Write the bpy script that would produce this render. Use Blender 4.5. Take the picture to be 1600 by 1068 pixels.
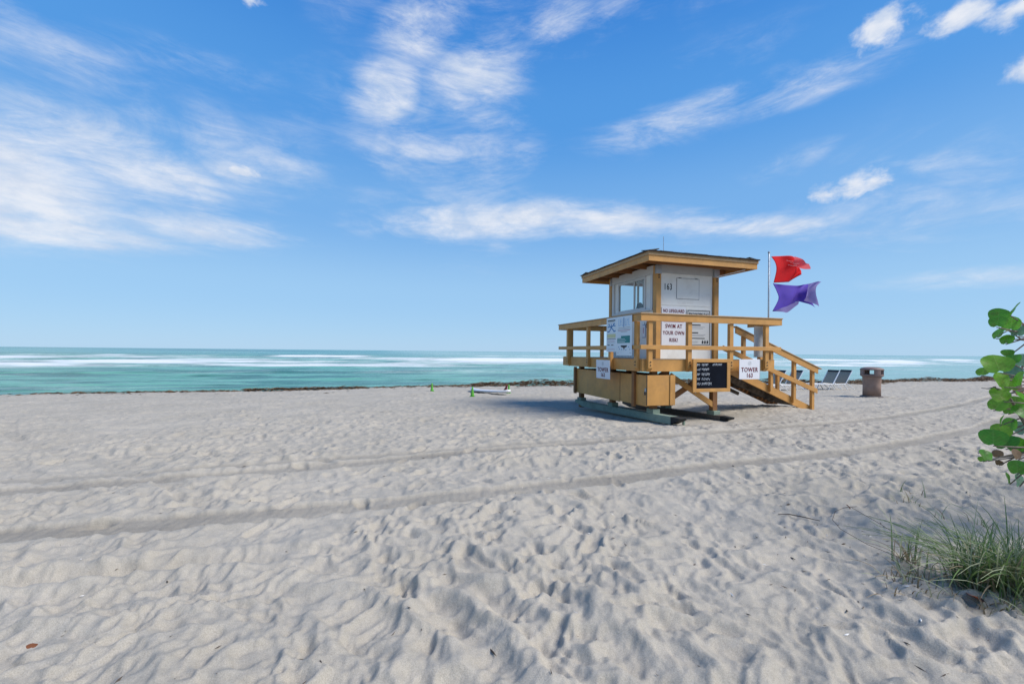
import bpy, bmesh, math, random
import numpy as np
from mathutils import Vector, Matrix
for o in list(bpy.data.objects): bpy.data.objects.remove(o)
S = bpy.context.scene
COL = S.collection
R = math.radians
rnd = random.Random(7)
# ------------------------------------------------------------------ camera
cd = bpy.data.cameras.new('camera'); cam = bpy.data.objects.new('camera', cd); COL.objects.link(cam)
cam.location = (0, 0, 1.6); cam.rotation_euler = (R(90), R(-0.57), 0)
cd.sensor_width = 36; cd.lens = 14.895; cd.shift_y = 15/1600
cd.clip_start = .05; cd.clip_end = 30000
S.camera = cam
# ------------------------------------------------------------------ light
SUN_AZ, SUN_EL = 112, 47            # degrees clockwise from +Y, and above the horizon
W = bpy.data.worlds.new('World'); S.world = W; W.use_nodes = True
nt = W.node_tree; nt.nodes.clear(); L = nt.links.new
def N(t, **k):
    n = nt.nodes.new(t)
    for a, b in k.items(): setattr(n, a, b)
    return n
def M(op, a, b=None, c=None, clamp=False):
    n = N('ShaderNodeMath', operation=op, use_clamp=clamp)
    for i, v in enumerate((a, b, c)):
        if v is None: continue
        if isinstance(v, (int, float)): n.inputs[i].default_value = v
        else: L(v, n.inputs[i])
    return n.outputs[0]
def MR(v, a, b, c, d, interp='SMOOTHSTEP'):
    n = N('ShaderNodeMapRange', interpolation_type=interp)
    L(v, n.inputs[0])
    for i, q in enumerate((a, b, c, d)): n.inputs[i+1].default_value = q
    return n.outputs[0]
sky = N('ShaderNodeTexSky', sky_type='NISHITA', sun_disc=False)
sky.sun_elevation = R(SUN_EL); sky.sun_rotation = R(SUN_AZ)
sky.air_density = 1.0; sky.dust_density = .15; sky.ozone_density = 4.0; sky.altitude = 0
tc = N('ShaderNodeTexCoord'); nv = N('ShaderNodeVectorMath', operation='NORMALIZE'); L(tc.outputs['Generated'], nv.inputs[0])
sx = N('ShaderNodeSeparateXYZ'); L(nv.outputs[0], sx.inputs[0])
az = M('MULTIPLY', M('ARCTAN2', sx.outputs[0], sx.outputs[1]), 57.2958)
el = M('MULTIPLY', M('ARCSINE', sx.outputs[2]), 57.2958)
ae = N('ShaderNodeCombineXYZ'); L(az, ae.inputs[0]); L(el, ae.inputs[1])
def noise2(vec, scale, rot=0, detail=7, rough=.58, dist=0., seed=0., kind='FBM'):
    mp = N('ShaderNodeMapping'); L(vec, mp.inputs[0]); mp.inputs[1].default_value = (seed, seed*.7, seed*1.3)
    mp.inputs[2].default_value = (0, 0, R(rot)); mp.inputs[3].default_value = scale
    n = N('ShaderNodeTexNoise'); n.inputs['Scale'].default_value = 1; n.inputs['Detail'].default_value = detail
    n.inputs['Roughness'].default_value = rough; n.inputs['Distortion'].default_value = dist
    L(mp.outputs[0], n.inputs['Vector']); return n.outputs['Fac']
# cloud banks: azimuth, elevation, half-width, half-height, tilt, amount
banks = [(-50, 14.5, 15, 7.5, 0, 1.35), (-43, 17.5, 14, 6, -18, 1.1), (-37.5, 13, 14, 3.0, 0, 1.1), (-47, 10.6, 14, 2.2, 0, 1.15), (-33, 19.3, 6, 2.0, 0, .75),
         (-26, 13, 9, 1.2, 4, .55), (-38, 28, 17, 2.6, 4, .42), (-17, 30, 7.5, 5, 25, 1.05), (-12, 37, 9.5, 5, 15, .95), (-5, 33, 14, 6.5, 25, .85),
         (6, 38, 9, 4, 15, .7), (-3, 28.5, 8, 3.5, 5, .65), (-11, 24.6, 10, 2.4, 0, .8), (-3, 17.0, 24, 3.6, 4, 1.1), (13, 16.8, 19, 3.0, -3, 1.05), (24, 15.6, 14, 2.2, -6, .9),
         (31, 14.5, 11, 1.9, -8, .85), (21, 27, 18, 3.4, 8, .72), (35, 27.6, 13, 2.8, 4, .7), (33, 20.8, 7, 2, 12, .62), (44, 18, 9, 1.8, -8, .65),
         (47, 7.3, 12, 1.7, 0, .75), (26, 32, 14, 4, 5, .35), (62, 24, 12, 5, 0, .8), (-66, 20, 12, 8, 0, .8)]
mask = None
for a0, e0, ra, re, tl, amp in banks:
    mp = N('ShaderNodeMapping', vector_type='TEXTURE'); L(ae.outputs[0], mp.inputs[0])
    mp.inputs[1].default_value = (a0, e0, 0); mp.inputs[2].default_value = (0, 0, R(tl)); mp.inputs[3].default_value = (ra, re, 1)
    ln = N('ShaderNodeVectorMath', operation='LENGTH'); L(mp.outputs[0], ln.inputs[0])
    g = MR(ln.outputs['Value'], 0.05, 1.25, amp, 0)
    mask = g if mask is None else M('MAXIMUM', mask, g)
streak = noise2(ae.outputs[0], (.048, .165, 1), rot=-5, detail=10, rough=.65, dist=1.0, seed=3.1)
fine = noise2(ae.outputs[0], (.16, .60, 1), rot=7, detail=9, rough=.68, dist=.6, seed=8.3)
tex = M('ADD', M('MULTIPLY', streak, .64), M('MULTIPLY', fine, .36))
# elsewhere in the sky the same thin wisps go on at random
cp = N('ShaderNodeVectorMath', operation='SCALE'); L(nv.outputs[0], cp.inputs[0]); cp.inputs['Scale'].default_value = 2.2
wide = noise2(cp.outputs[0], (1, 1, 2.4), detail=3, rough=.5, seed=5)
allover = MR(wide, .42, .68, 0, .55)
mask2 = M('MAXIMUM', mask, M('MULTIPLY', allover, MR(el, 4, 14, 0, 1)))
thr = M('SUBTRACT', .64, M('MULTIPLY', mask2, .255))
dens = M('MULTIPLY', MR(M('SUBTRACT', tex, thr), -.13, .27, 0, 1), M('MULTIPLY', MR(mask2, 0, .8, 0, 1), .95))
# fair-weather cumulus puffs with firmer outlines
puffs = [(38.6, 17.5, 4.2, 1.9, 0), (36.4, 16.9, 3.0, 1.2, 0), (40.5, 17.3, 2.6, 1.4, 0), (41, 30.4, 4.5, 2.1, 12), (46.5, 28.8, 4.2, 1.6, 8), (50.5, 28.0, 4, 2.0, 10), (50.5, 23.6, 2.0, 1.6, 30), (-32, 35, 2.0, 1.0, 0),
         (-32.5, 19.3, 3.0, .9, 0), (58, 29, 6, 3, 0)]
pm = None
for a0, e0, ra, re, tl in puffs:
    mp = N('ShaderNodeMapping', vector_type='TEXTURE'); L(ae.outputs[0], mp.inputs[0])
    mp.inputs[1].default_value = (a0, e0, 0); mp.inputs[2].default_value = (0, 0, R(tl)); mp.inputs[3].default_value = (ra, re, 1)
    ln = N('ShaderNodeVectorMath', operation='LENGTH'); L(mp.outputs[0], ln.inputs[0])
    g = MR(ln.outputs['Value'], 0, 1.3, 1, 0, 'LINEAR')
    pm = g if pm is None else M('MAXIMUM', pm, g)
pn = noise2(ae.outputs[0], (.42, .62, 1), detail=8, rough=.58, dist=.2, seed=1.7)
pd = M('MULTIPLY', MR(M('ADD', pm, M('MULTIPLY', M('SUBTRACT', pn, .5), 1.5)), .38, 1.0, 0, 1), MR(pm, 0.02, .25, 0, 1))
dens = M('MAXIMUM', dens, M('MULTIPLY', pd, .95), clamp=True)
hs = N('ShaderNodeHueSaturation'); L(sky.outputs[0], hs.inputs['Color'])
hs.inputs['Saturation'].default_value = 1.12; hs.inputs['Value'].default_value = 1.0
# clear maritime air: the pale blue of the photograph's horizon in place of the yellowish one, the same all round
rp_ = N('ShaderNodeValToRGB'); L(MR(el, -2, 60, 0, 1, 'LINEAR'), rp_.inputs[0]); rp_.color_ramp.interpolation = 'EASE'
els = rp_.color_ramp.elements
for k_, (e_, c_) in enumerate(((-2, (.405, .64, .89)), (7, (.345, .60, .90)), (17, (.20, .46, .86)), (28, (.095, .345, .81)), (42, (.042, .24, .72)), (60, (.025, .17, .60)))):
    q_ = els[k_] if k_ < 2 else els.new(.5)
    q_.position = (e_+2)/62; q_.color = (*c_, 1)
for k_, (e_, c_) in enumerate(((-2, (.405, .64, .89)), (7, (.345, .60, .90)), (17, (.20, .46, .86)), (28, (.095, .345, .81)), (42, (.042, .24, .72)), (60, (.025, .17, .60)))):
    els[k_].position = (e_+2)/62; els[k_].color = (*c_, 1)
gs = N('ShaderNodeVectorMath', operation='SCALE'); L(rp_.outputs[0], gs.inputs[0]); gs.inputs['Scale'].default_value = 1/.12
air = N('ShaderNodeMix', data_type='RGBA'); air.inputs[0].default_value = .88; L(hs.outputs[0], air.inputs[6]); L(gs.outputs[0], air.inputs[7])
mixc = N('ShaderNodeMix', data_type='RGBA'); L(dens, mixc.inputs[0]); L(air.outputs[2], mixc.inputs[6]); 
cc = N('ShaderNodeMix', data_type='RGBA'); L(MR(noise2(ae.outputs[0], (.25, .5, 1), detail=6, rough=.6, seed=6.6), .35, .65, 0, 1), cc.inputs[0]); cc.inputs[6].default_value = (5.3, 6.0, 7.2, 1); cc.inputs[7].default_value = (7.1, 7.3, 7.8, 1)
L(cc.outputs[2], mixc.inputs[7])
bg = N('ShaderNodeBackground'); L(mixc.outputs[2], bg.inputs[0]); bg.inputs[1].default_value = .12
L(bg.outputs[0], N('ShaderNodeOutputWorld').inputs[0])
sl = bpy.data.lights.new('sun', 'SUN'); sl.energy = 4.6; sl.angle = R(27); sl.color = (1, .95, .88)
so = bpy.data.objects.new('sun', sl); COL.objects.link(so)
d = Vector((math.sin(R(SUN_AZ))*math.cos(R(SUN_EL)), math.cos(R(SUN_AZ))*math.cos(R(SUN_EL)), math.sin(R(SUN_EL))))
so.rotation_euler = d.to_track_quat('Z', 'Y').to_euler(); so.location = (0, 0, 30)
vs = S.view_settings; vs.view_transform = 'Standard'; vs.look = 'None'; vs.gamma = 1; vs.use_curve_mapping = False
vs.exposure = 0.0
S.render.engine = 'CYCLES'; S.cycles.max_bounces = 8; S.cycles.transparent_max_bounces = 16

# ------------------------------------------------------------------ helpers
def tag(o, label=None, cat=None, group=None, kind=None):
    for k, v in (('label', label), ('category', cat), ('group', group), ('kind', kind)):
        if v: o[k] = v
    return o
def empty(name, loc=(0, 0, 0), rz=0, **k):
    o = bpy.data.objects.new(name, None); COL.objects.link(o); o.location = loc; o.rotation_euler = (0, 0, rz); o.empty_display_size = .1
    return tag(o, **k)
class MB:
    def __init__(s): s.v = []; s.f = []
    def add(s, vs, fs):
        n = len(s.v); s.v += [tuple(p) for p in vs]; s.f += [tuple(i+n for i in f) for f in fs]; return s
    def box(s, x0, x1, y0, y1, z0, z1):
        return s.add([(x0,y0,z0),(x1,y0,z0),(x1,y1,z0),(x0,y1,z0),(x0,y0,z1),(x1,y0,z1),(x1,y1,z1),(x0,y1,z1)],
                     [(0,3,2,1),(4,5,6,7),(0,1,5,4),(1,2,6,5),(2,3,7,6),(3,0,4,7)])
    def prism(s, poly, ax, a, b):
        # poly: 2D outline; ax: axis that is extruded (0 x: poly=(y,z); 1 y: poly=(x,z); 2 z: poly=(x,y))
        n = len(poly)
        def P(p, t): return (t, p[0], p[1]) if ax == 0 else ((p[0], t, p[1]) if ax == 1 else (p[0], p[1], t))
        vs = [P(p, a) for p in poly]+[P(p, b) for p in poly]
        return s.add(vs, [tuple(range(n))[::-1], tuple(range(n, 2*n))]+[(i, (i+1) % n, n+(i+1) % n, n+i) for i in range(n)])
    def beam(s, p, q, w, h, up=(0, 0, 1)):
        p, q = Vector(p), Vector(q); dr = (q-p).normalized(); sd = dr.cross(Vector(up)).normalized(); u = sd.cross(dr)
        c = [(-w/2, -h/2), (w/2, -h/2), (w/2, h/2), (-w/2, h/2)]
        vs = [p+sd*a+u*b for a, b in c]+[q+sd*a+u*b for a, b in c]
        return s.add(vs, [(3,2,1,0),(4,5,6,7),(0,1,5,4),(1,2,6,5),(2,3,7,6),(3,0,4,7)])
    def tube(s, pts, r, n=8, cap=True):
        pts = [Vector(p) for p in pts]; rr = r if isinstance(r, (list, tuple)) else [r]*len(pts)
        b0 = len(s.v); ref = Vector((0, 0, 1))
        for i, p in enumerate(pts):
            t = (pts[min(i+1, len(pts)-1)]-pts[max(i-1, 0)]).normalized()
            rf = ref if abs(t.dot(ref)) < .95 else Vector((1, 0, 0))
            a = t.cross(rf).normalized(); b = a.cross(t)
            for k in range(n):
                th = 2*math.pi*k/n; s.v.append(tuple(p+(a*math.cos(th)+b*math.sin(th))*rr[i]))
        for i in range(len(pts)-1):
            for k in range(n):
                s.f.append((b0+i*n+k, b0+i*n+(k+1) % n, b0+(i+1)*n+(k+1) % n, b0+(i+1)*n+k))
        if cap:
            s.f.append(tuple(b0+k for k in range(n))[::-1]); s.f.append(tuple(b0+(len(pts)-1)*n+k for k in range(n)))
        return s
    def lathe(s, prof, n=24, c=(0, 0)):
        b0 = len(s.v)
        for r, z in prof:
            for k in range(n):
                th = 2*math.pi*k/n; s.v.append((c[0]+r*math.cos(th), c[1]+r*math.sin(th), z))
        for i in range(len(prof)-1):
            for k in range(n): s.f.append((b0+i*n+k, b0+i*n+(k+1) % n, b0+(i+1)*n+(k+1) % n, b0+(i+1)*n+k))
        s.f.append(tuple(b0+k for k in range(n))[::-1]); s.f.append(tuple(b0+(len(prof)-1)*n+k for k in range(n)))
        return s
    def mesh(s, name, mat, bevel=0, smooth=False):
        me = bpy.data.meshes.new(name); me.from_pydata(s.v, [], s.f); me.materials.append(mat)
        bm = bmesh.new(); bm.from_mesh(me)
        bmesh.ops.recalc_face_normals(bm, faces=bm.faces)
        if bevel:
            bmesh.ops.bevel(bm, geom=[e for e in bm.edges if e.is_manifold and e.calc_face_angle(0) > .5], offset=bevel, segments=1, affect='EDGES', clamp_overlap=True)
        bm.to_mesh(me); bm.free()
        if smooth: me.shade_smooth()
        return me
    def build(s, name, mat, parent=None, bevel=0, smooth=False, label=None):
        o = bpy.data.objects.new(name, s.mesh(name, mat, bevel, smooth)); COL.objects.link(o)
        if parent: o.parent = parent
        if label: o['label'] = label
        return o
def inst(src, parent=None, loc=None, rot=None, scale=None, name=None):
    o = src.copy(); COL.objects.link(o)
    o.parent = parent
    if loc is not None: o.location = loc
    if rot is not None: o.rotation_euler = rot
    if scale is not None: o.scale = scale
    return o
def put(me, name, parent, loc=(0, 0, 0), rot=(0, 0, 0), scale=(1, 1, 1)):
    o = bpy.data.objects.new(name, me); COL.objects.link(o); o.parent = parent; o.location = loc; o.rotation_euler = rot; o.scale = scale; return o
def copy_tree(o, parent=None):
    c = o.copy(); COL.objects.link(c); c.parent = parent
    for ch in list(o.children): copy_tree(ch, c)
    return c
def lettering(s, size, mat, parent, x, z, y=-.012, bold=0., sx=1., align='CENTER', name='lettering'):
    cu = bpy.data.curves.new('txt', 'FONT'); cu.body = s; cu.size = size; cu.align_x = align; cu.align_y = 'CENTER'; cu.offset = bold*.6; cu.space_character = 1.12; cu.extrude = .0015; cu.resolution_u = 4
    ob = bpy.data.objects.new('txt', cu); COL.objects.link(ob)
    dg = bpy.context.evaluated_depsgraph_get(); dg.update()
    me = bpy.data.meshes.new_from_object(ob.evaluated_get(dg)); bpy.data.objects.remove(ob); bpy.data.curves.remove(cu)
    me.transform(Matrix(((sx, 0, 0, x), (0, 0, -1, y), (0, 1, 0, z), (0, 0, 0, 1))))
    me.materials.clear(); me.materials.append(mat); me.name = name
    o = bpy.data.objects.new(name, me); COL.objects.link(o); o.parent = parent
    return o

# ------------------------------------------------------------------ materials
def mat(name, col, rough=.6, spec=.4, metal=0., var=.12, vscale=3., bump=0., bscale=60., stretch=(1, 1, 1), dirt=None, dirt_amt=.3, dscale=2.):
    m = bpy.data.materials.new(name); m.use_nodes = True; t = m.node_tree; b = t.nodes['Principled BSDF']; l = t.links.new
    b.inputs['Roughness'].default_value = rough; b.inputs['Specular IOR Level'].default_value = spec; b.inputs['Metallic'].default_value = metal
    co = t.nodes.new('ShaderNodeTexCoord'); mp = t.nodes.new('ShaderNodeMapping'); l(co.outputs['Object'], mp.inputs[0]); mp.inputs[3].default_value = stretch
    oi = t.nodes.new('ShaderNodeObjectInfo')
    ad = t.nodes.new('ShaderNodeVectorMath'); l(mp.outputs[0], ad.inputs[0]); l(oi.outputs['Random'], ad.inputs[1])
    n = t.nodes.new('ShaderNodeTexNoise'); n.inputs['Scale'].default_value = vscale; n.inputs['Detail'].default_value = 6; n.inputs['Roughness'].default_value = .65; l(ad.outputs[0], n.inputs['Vector'])
    r = t.nodes.new('ShaderNodeMapRange'); l(n.outputs[0], r.inputs[0]); r.inputs[1].default_value = .25; r.inputs[2].default_value = .75; r.inputs[3].default_value = 1-var; r.inputs[4].default_value = 1+var
    vm = t.nodes.new('ShaderNodeVectorMath'); vm.operation = 'SCALE'; vm.inputs[0].default_value = col; l(r.outputs[0], vm.inputs['Scale'])
    out = vm.outputs[0]
    if dirt:
        n2 = t.nodes.new('ShaderNodeTexNoise'); n2.inputs['Scale'].default_value = dscale; n2.inputs['Detail'].default_value = 9; n2.inputs['Roughness'].default_value = .7; l(ad.outputs[0], n2.inputs['Vector'])
        r2 = t.nodes.new('ShaderNodeMapRange'); l(n2.outputs[0], r2.inputs[0]); r2.inputs[1].default_value = .48; r2.inputs[2].default_value = .75; r2.inputs[3].default_value = 0; r2.inputs[4].default_value = dirt_amt
        mx = t.nodes.new('ShaderNodeMix'); mx.data_type = 'RGBA'; l(r2.outputs[0], mx.inputs[0]); l(out, mx.inputs[6]); mx.inputs[7].default_value = (*dirt, 1); out = mx.outputs[2]
    l(out, b.inputs['Base Color'])
    if bump:
        n3 = t.nodes.new('ShaderNodeTexNoise'); n3.inputs['Scale'].default_value = bscale; n3.inputs['Detail'].default_value = 4; l(ad.outputs[0], n3.inputs['Vector'])
        bp = t.nodes.new('ShaderNodeBump'); bp.inputs['Strength'].default_value = bump; bp.inputs['Distance'].default_value = .01; l(n3.outputs[0], bp.inputs['Height']); l(bp.outputs[0], b.inputs['Normal'])
    return m
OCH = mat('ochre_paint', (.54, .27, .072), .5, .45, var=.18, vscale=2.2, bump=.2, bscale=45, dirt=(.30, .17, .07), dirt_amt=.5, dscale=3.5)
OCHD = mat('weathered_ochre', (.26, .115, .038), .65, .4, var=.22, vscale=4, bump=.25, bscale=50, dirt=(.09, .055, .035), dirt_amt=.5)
CAP = mat('rail_cap_paint', (.40, .25, .12), .55, .4, var=.14, vscale=5, bump=.15)
WHT = mat('white_paint', (.80, .78, .72), .5, .4, var=.05, vscale=2, bump=.05, dirt=(.48, .43, .36), dirt_amt=.4, dscale=2.5)
GRYP = mat('grey_paint_and_shade', (.46, .46, .45), .6, .4, var=.07, vscale=4)  # grey boards, and the painted eave shade on the front header
ALU = mat('aluminium_frame', (.58, .57, .55), .45, .5, var=.06)
STEEL = mat('galvanised_steel', (.42, .43, .44), .45, .5, metal=.6, var=.15, vscale=14)
BLK = mat('black_paint', (.012, .012, .014), .5, .4, var=.1)
DARK = mat('dark_plastic', (.025, .025, .028), .5, .4)
SHN = mat('asphalt_shingle', (.085, .08, .078), .9, .2, var=.3, vscale=12, bump=.4)
DECK = mat('deck_wood', (.25, .20, .15), .75, .3, var=.2, vscale=6, bump=.3, stretch=(1, 6, 1))
SKID = mat('green_grey_skid', (.21, .265, .205), .7, .3, var=.2, vscale=3, bump=.3, dirt=(.10, .11, .09), dirt_amt=.6, dscale=4)
SKIDE = mat('tarred_timber', (.022, .022, .021), .8, .3, var=.4, vscale=8, bump=.3)
OLDW = mat('grey_weathered_wood', (.15, .12, .095), .85, .2, var=.35, vscale=7, bump=.4, stretch=(1, 5, 5))
SIGN = mat('sign_white', (.74, .73, .74), .4, .5, var=.02)
SIGNB = mat('sign_pale_blue', (.66, .72, .74), .4, .5, var=.03)
SIGNG = mat('sign_pale_grey', (.60, .60, .57), .45, .5, var=.03)
RED = mat('dark_red_print', (.17, .018, .022), .5, .3)
INK = mat('black_print', (.03, .03, .035), .5, .3)
GREYI = mat('grey_print', (.33, .33, .34), .5, .3)
PINKI = mat('pink_print', (.52, .25, .28), .5, .3)
BLUE = mat('blue_print', (.05, .20, .42), .5, .3)
LBLUE = mat('light_blue_print', (.30, .50, .68), .5, .3)
TEAL = mat('teal_print', (.03, .22, .21), .5, .3)
YEL = mat('pale_yellow_print', (.60, .58, .32), .5, .3)
SLATE = mat('chalkboard_slate', (.006, .008, .014), .85, .08, var=.4, vscale=4)
CHALK = mat('chalk', (.66, .68, .70), .9, .1, var=.15)
GREEN = mat('green_plastic', (.10, .36, .03), .45, .5, var=.08)
BINB = mat('brown_aggregate', (.30, .20, .155), .75, .3, var=.16, vscale=9, bump=.4, bscale=120, dirt=(.15, .09, .065), dirt_amt=.45, dscale=4)
BINL = mat('brown_lid', (.21, .145, .125), .6, .4, var=.12, vscale=6)
BINK = mat('grey_brown_base', (.13, .11, .10), .8, .3, var=.2, vscale=8)
WPL = mat('white_plastic', (.72, .72, .72), .35, .5, var=.03)
FAB = mat('taupe_sling', (.34, .30, .23), .8, .2, var=.12, vscale=12)
BRK = mat('bark', (.22, .18, .145), .85, .2, var=.3, vscale=12, bump=.4)
DRY = mat('dry_leaf', (.16, .06, .028), .75, .2, var=.35, vscale=25)
ORL = mat('orange_leaf', (.36, .075, .02), .55, .4, var=.25, vscale=25)
TWG = mat('dry_twig', (.085, .068, .055), .9, .2, var=.35, vscale=10)
WEED = mat('dry_seaweed', (.12, .078, .045), .9, .2, var=.6, vscale=5)
SHELL = mat('shell_white', (.7, .68, .64), .6, .4)
def thin_mat(name, col, trans=.5, rough=.6, var=.1, vscale=5., spec=.3, extra=None):
    m = mat(name, col, rough, spec, var=var, vscale=vscale, **(extra or {})); t = m.node_tree; l = t.links.new
    b = t.nodes['Principled BSDF']; tr = t.nodes.new('ShaderNodeBsdfTranslucent'); mx = t.nodes.new('ShaderNodeMixShader'); mx.inputs[0].default_value = trans
    src = b.inputs['Base Color'].links[0].from_socket; l(src, tr.inputs[0])
    l(b.outputs[0], mx.inputs[1]); l(tr.outputs[0], mx.inputs[2]); l(mx.outputs[0], t.nodes['Material Output'].inputs[0]); return m
FRED = thin_mat('red_flag_cloth', (.80, .012, .018), .45, .7, .05)
FPUR = thin_mat('purple_flag_cloth', (.17, .10, .55), .45, .7, .08)
FPUR2 = thin_mat('backlit_purple_flag_cloth', (.32, .27, .55), .55, .7, .08)  # paler copy of the purple cloth, backlight on its folds painted in
FRED2 = thin_mat('backlit_red_flag_cloth', (.78, .12, .14), .5, .7, .08)  # paler copy of the red cloth, backlight on its fold painted in
GRA = [thin_mat('grass_green', (.12, .19, .06), .35, .55, .3, 6), thin_mat('grass_pale', (.33, .36, .22), .35, .6, .3, 6), thin_mat('grass_dry', (.26, .20, .12), .25, .7, .3, 6)]
def glass_mat():
    m = bpy.data.materials.new('window_glass'); m.use_nodes = True; t = m.node_tree; t.nodes.clear(); l = t.links.new
    tr = t.nodes.new('ShaderNodeBsdfTransparent'); tr.inputs[0].default_value = (.86, .90, .90, 1)
    gl = t.nodes.new('ShaderNodeBsdfGlossy'); gl.inputs[1].default_value = .02
    lw = t.nodes.new('ShaderNodeLayerWeight'); pw = t.nodes.new('ShaderNodeMath'); pw.operation = 'POWER'; l(lw.outputs['Facing'], pw.inputs[0]); pw.inputs[1].default_value = 4
    fr = t.nodes.new('ShaderNodeMath'); fr.operation = 'MULTIPLY_ADD'; l(pw.outputs[0], fr.inputs[0]); fr.inputs[1].default_value = .6; fr.inputs[2].default_value = .05
    mx = t.nodes.new('ShaderNodeMixShader'); l(fr.outputs[0], mx.inputs[0]); l(tr.outputs[0], mx.inputs[1]); l(gl.outputs[0], mx.inputs[2])
    l(mx.outputs[0], t.nodes.new('ShaderNodeOutputMaterial').inputs[0]); return m
GLASS = glass_mat()

# ------------------------------------------------------------------ noise for terrain
rs = np.random.RandomState(11)
TAB = rs.rand(512, 512).astype(np.float32)
def vn(x, y):
    xi = np.floor(x).astype(np.int64); yi = np.floor(y).astype(np.int64); fx = (x-xi).astype(np.float32); fy = (y-yi).astype(np.float32)
    fx = fx*fx*fx*(fx*(fx*6-15)+10); fy = fy*fy*fy*(fy*(fy*6-15)+10)
    a = TAB[xi & 511, yi & 511]; b = TAB[(xi+1) & 511, yi & 511]; c = TAB[xi & 511, (yi+1) & 511]; e = TAB[(xi+1) & 511, (yi+1) & 511]
    return (a*(1-fx)+b*fx)*(1-fy)+(c*(1-fx)+e*fx)*fy
def fbm(x, y, o=4, g=.5):
    s = 0; a = 1; t = 0
    for i in range(o):
        s = s+a*vn(x*2**i+17.3*i, y*2**i+5.1*i); t += a; a *= g
    return s/t-.5
JX = rs.rand(512, 512).astype(np.float32); JY = rs.rand(512, 512).astype(np.float32); JA = rs.rand(512, 512).astype(np.float32)
def bowls(x, y):
    # trampled dry sand: smooth bowls of different depth meeting in crests
    xi = np.floor(x).astype(np.int64); yi = np.floor(y).astype(np.int64)
    best = np.full(x.shape, 9., np.float32)
    for i in (-1, 0, 1):
        for j in (-1, 0, 1):
            a = (xi+i) & 511; b = (yi+j) & 511
            dx = xi+i+JX[a, b]-x; dy = yi+j+JY[a, b]-y
            h = (dx*dx+dy*dy)*(.45+.9*JA[a, b])+.35*JA[b, a]
            # smooth minimum keeps the crests soft
            best = -np.log(np.exp(-38*np.minimum(best, 2.5))+np.exp(-38*np.minimum(h, 2.5)))/38
    return best
def sst(a, b, x):
    t = np.clip((x-a)/(b-a), 0, 1); return t*t*(3-2*t)
BE = R(16.7); CB, SB = math.cos(BE), math.sin(BE)
def UV(x, y): return x*CB+y*SB, -x*SB+y*CB
def XY(u, v): return u*CB-v*SB, u*SB+v*CB
WATER = -1.3
def base_z(u, v):
    t = np.maximum(0, v-8.5); z = -.03*t
    cr = 23.6+1.3*np.sin(u*.11+1)+.6*np.sin(u*.37)
    drop = np.maximum(0, v-cr)
    return z-.16*drop+0*u
def base_zf(x, y):
    u, v = UV(x, y); return float(base_z(np.array(u), np.array(v)))
def polydist(x, y, pts):
    best = np.full(x.shape, 1e9, np.float32); along = np.zeros(x.shape, np.float32); s0 = 0
    for (ax, ay), (bx, by) in zip(pts[:-1], pts[1:]):
        dx, dy = bx-ax, by-ay; ll = math.hypot(dx, dy); t = np.clip(((x-ax)*dx+(y-ay)*dy)/ll**2, 0, 1)
        ds = np.hypot(x-ax-t*dx, y-ay-t*dy); sg = np.sign((x-ax)*dy-(y-ay)*dx); m = ds < np.abs(best)
        best = np.where(m, ds*np.where(sg == 0, 1, sg), best); along = np.where(m, s0+t*ll, along); s0 += ll
    return best, along
def smooth_path(pts, n=8):
    out = []
    P = [pts[0]]+list(pts)+[pts[-1]]
    for i in range(1, len(P)-2):
        for k in range(n):
            t = k/n; p0, p1, p2, p3 = P[i-1], P[i], P[i+1], P[i+2]
            out.append(tuple(.5*(2*p1[j]+(p2[j]-p0[j])*t+(2*p0[j]-5*p1[j]+4*p2[j]-p3[j])*t*t+(3*p1[j]-p0[j]-3*p2[j]+p3[j])*t**3) for j in (0, 1)))
    return out+[pts[-1]]
def rut(x, y, pts, width, depth, rough):
    ds, al = polydist(x, y, pts); a = np.abs(ds)
    edge = width/2+.05*fbm(al*1.3, al*0+3, 2)+.05*fbm(al*9, np.sign(ds)*4+al*0, 3)
    inn = 1-sst(edge-.015, edge+.03, a)
    berm = np.exp(-((a-edge-.07)/.06)**2)*np.clip(.6+2.0*fbm(al*2.2, np.sign(ds)*5+9, 3), 0, 2)
    h = -depth*inn+depth*.3*berm
    h = h+inn*rough*.0012*np.sign(np.sin(al*2*math.pi/.09+np.sign(ds)*a*14))*np.clip(.5+2*fbm(al*.7, ds*2, 2), 0, 1)
    return h, inn
RUT_SHADE = [None]           # wheel-pressed rut floors, darkened in colour to paint in their shade
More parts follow.
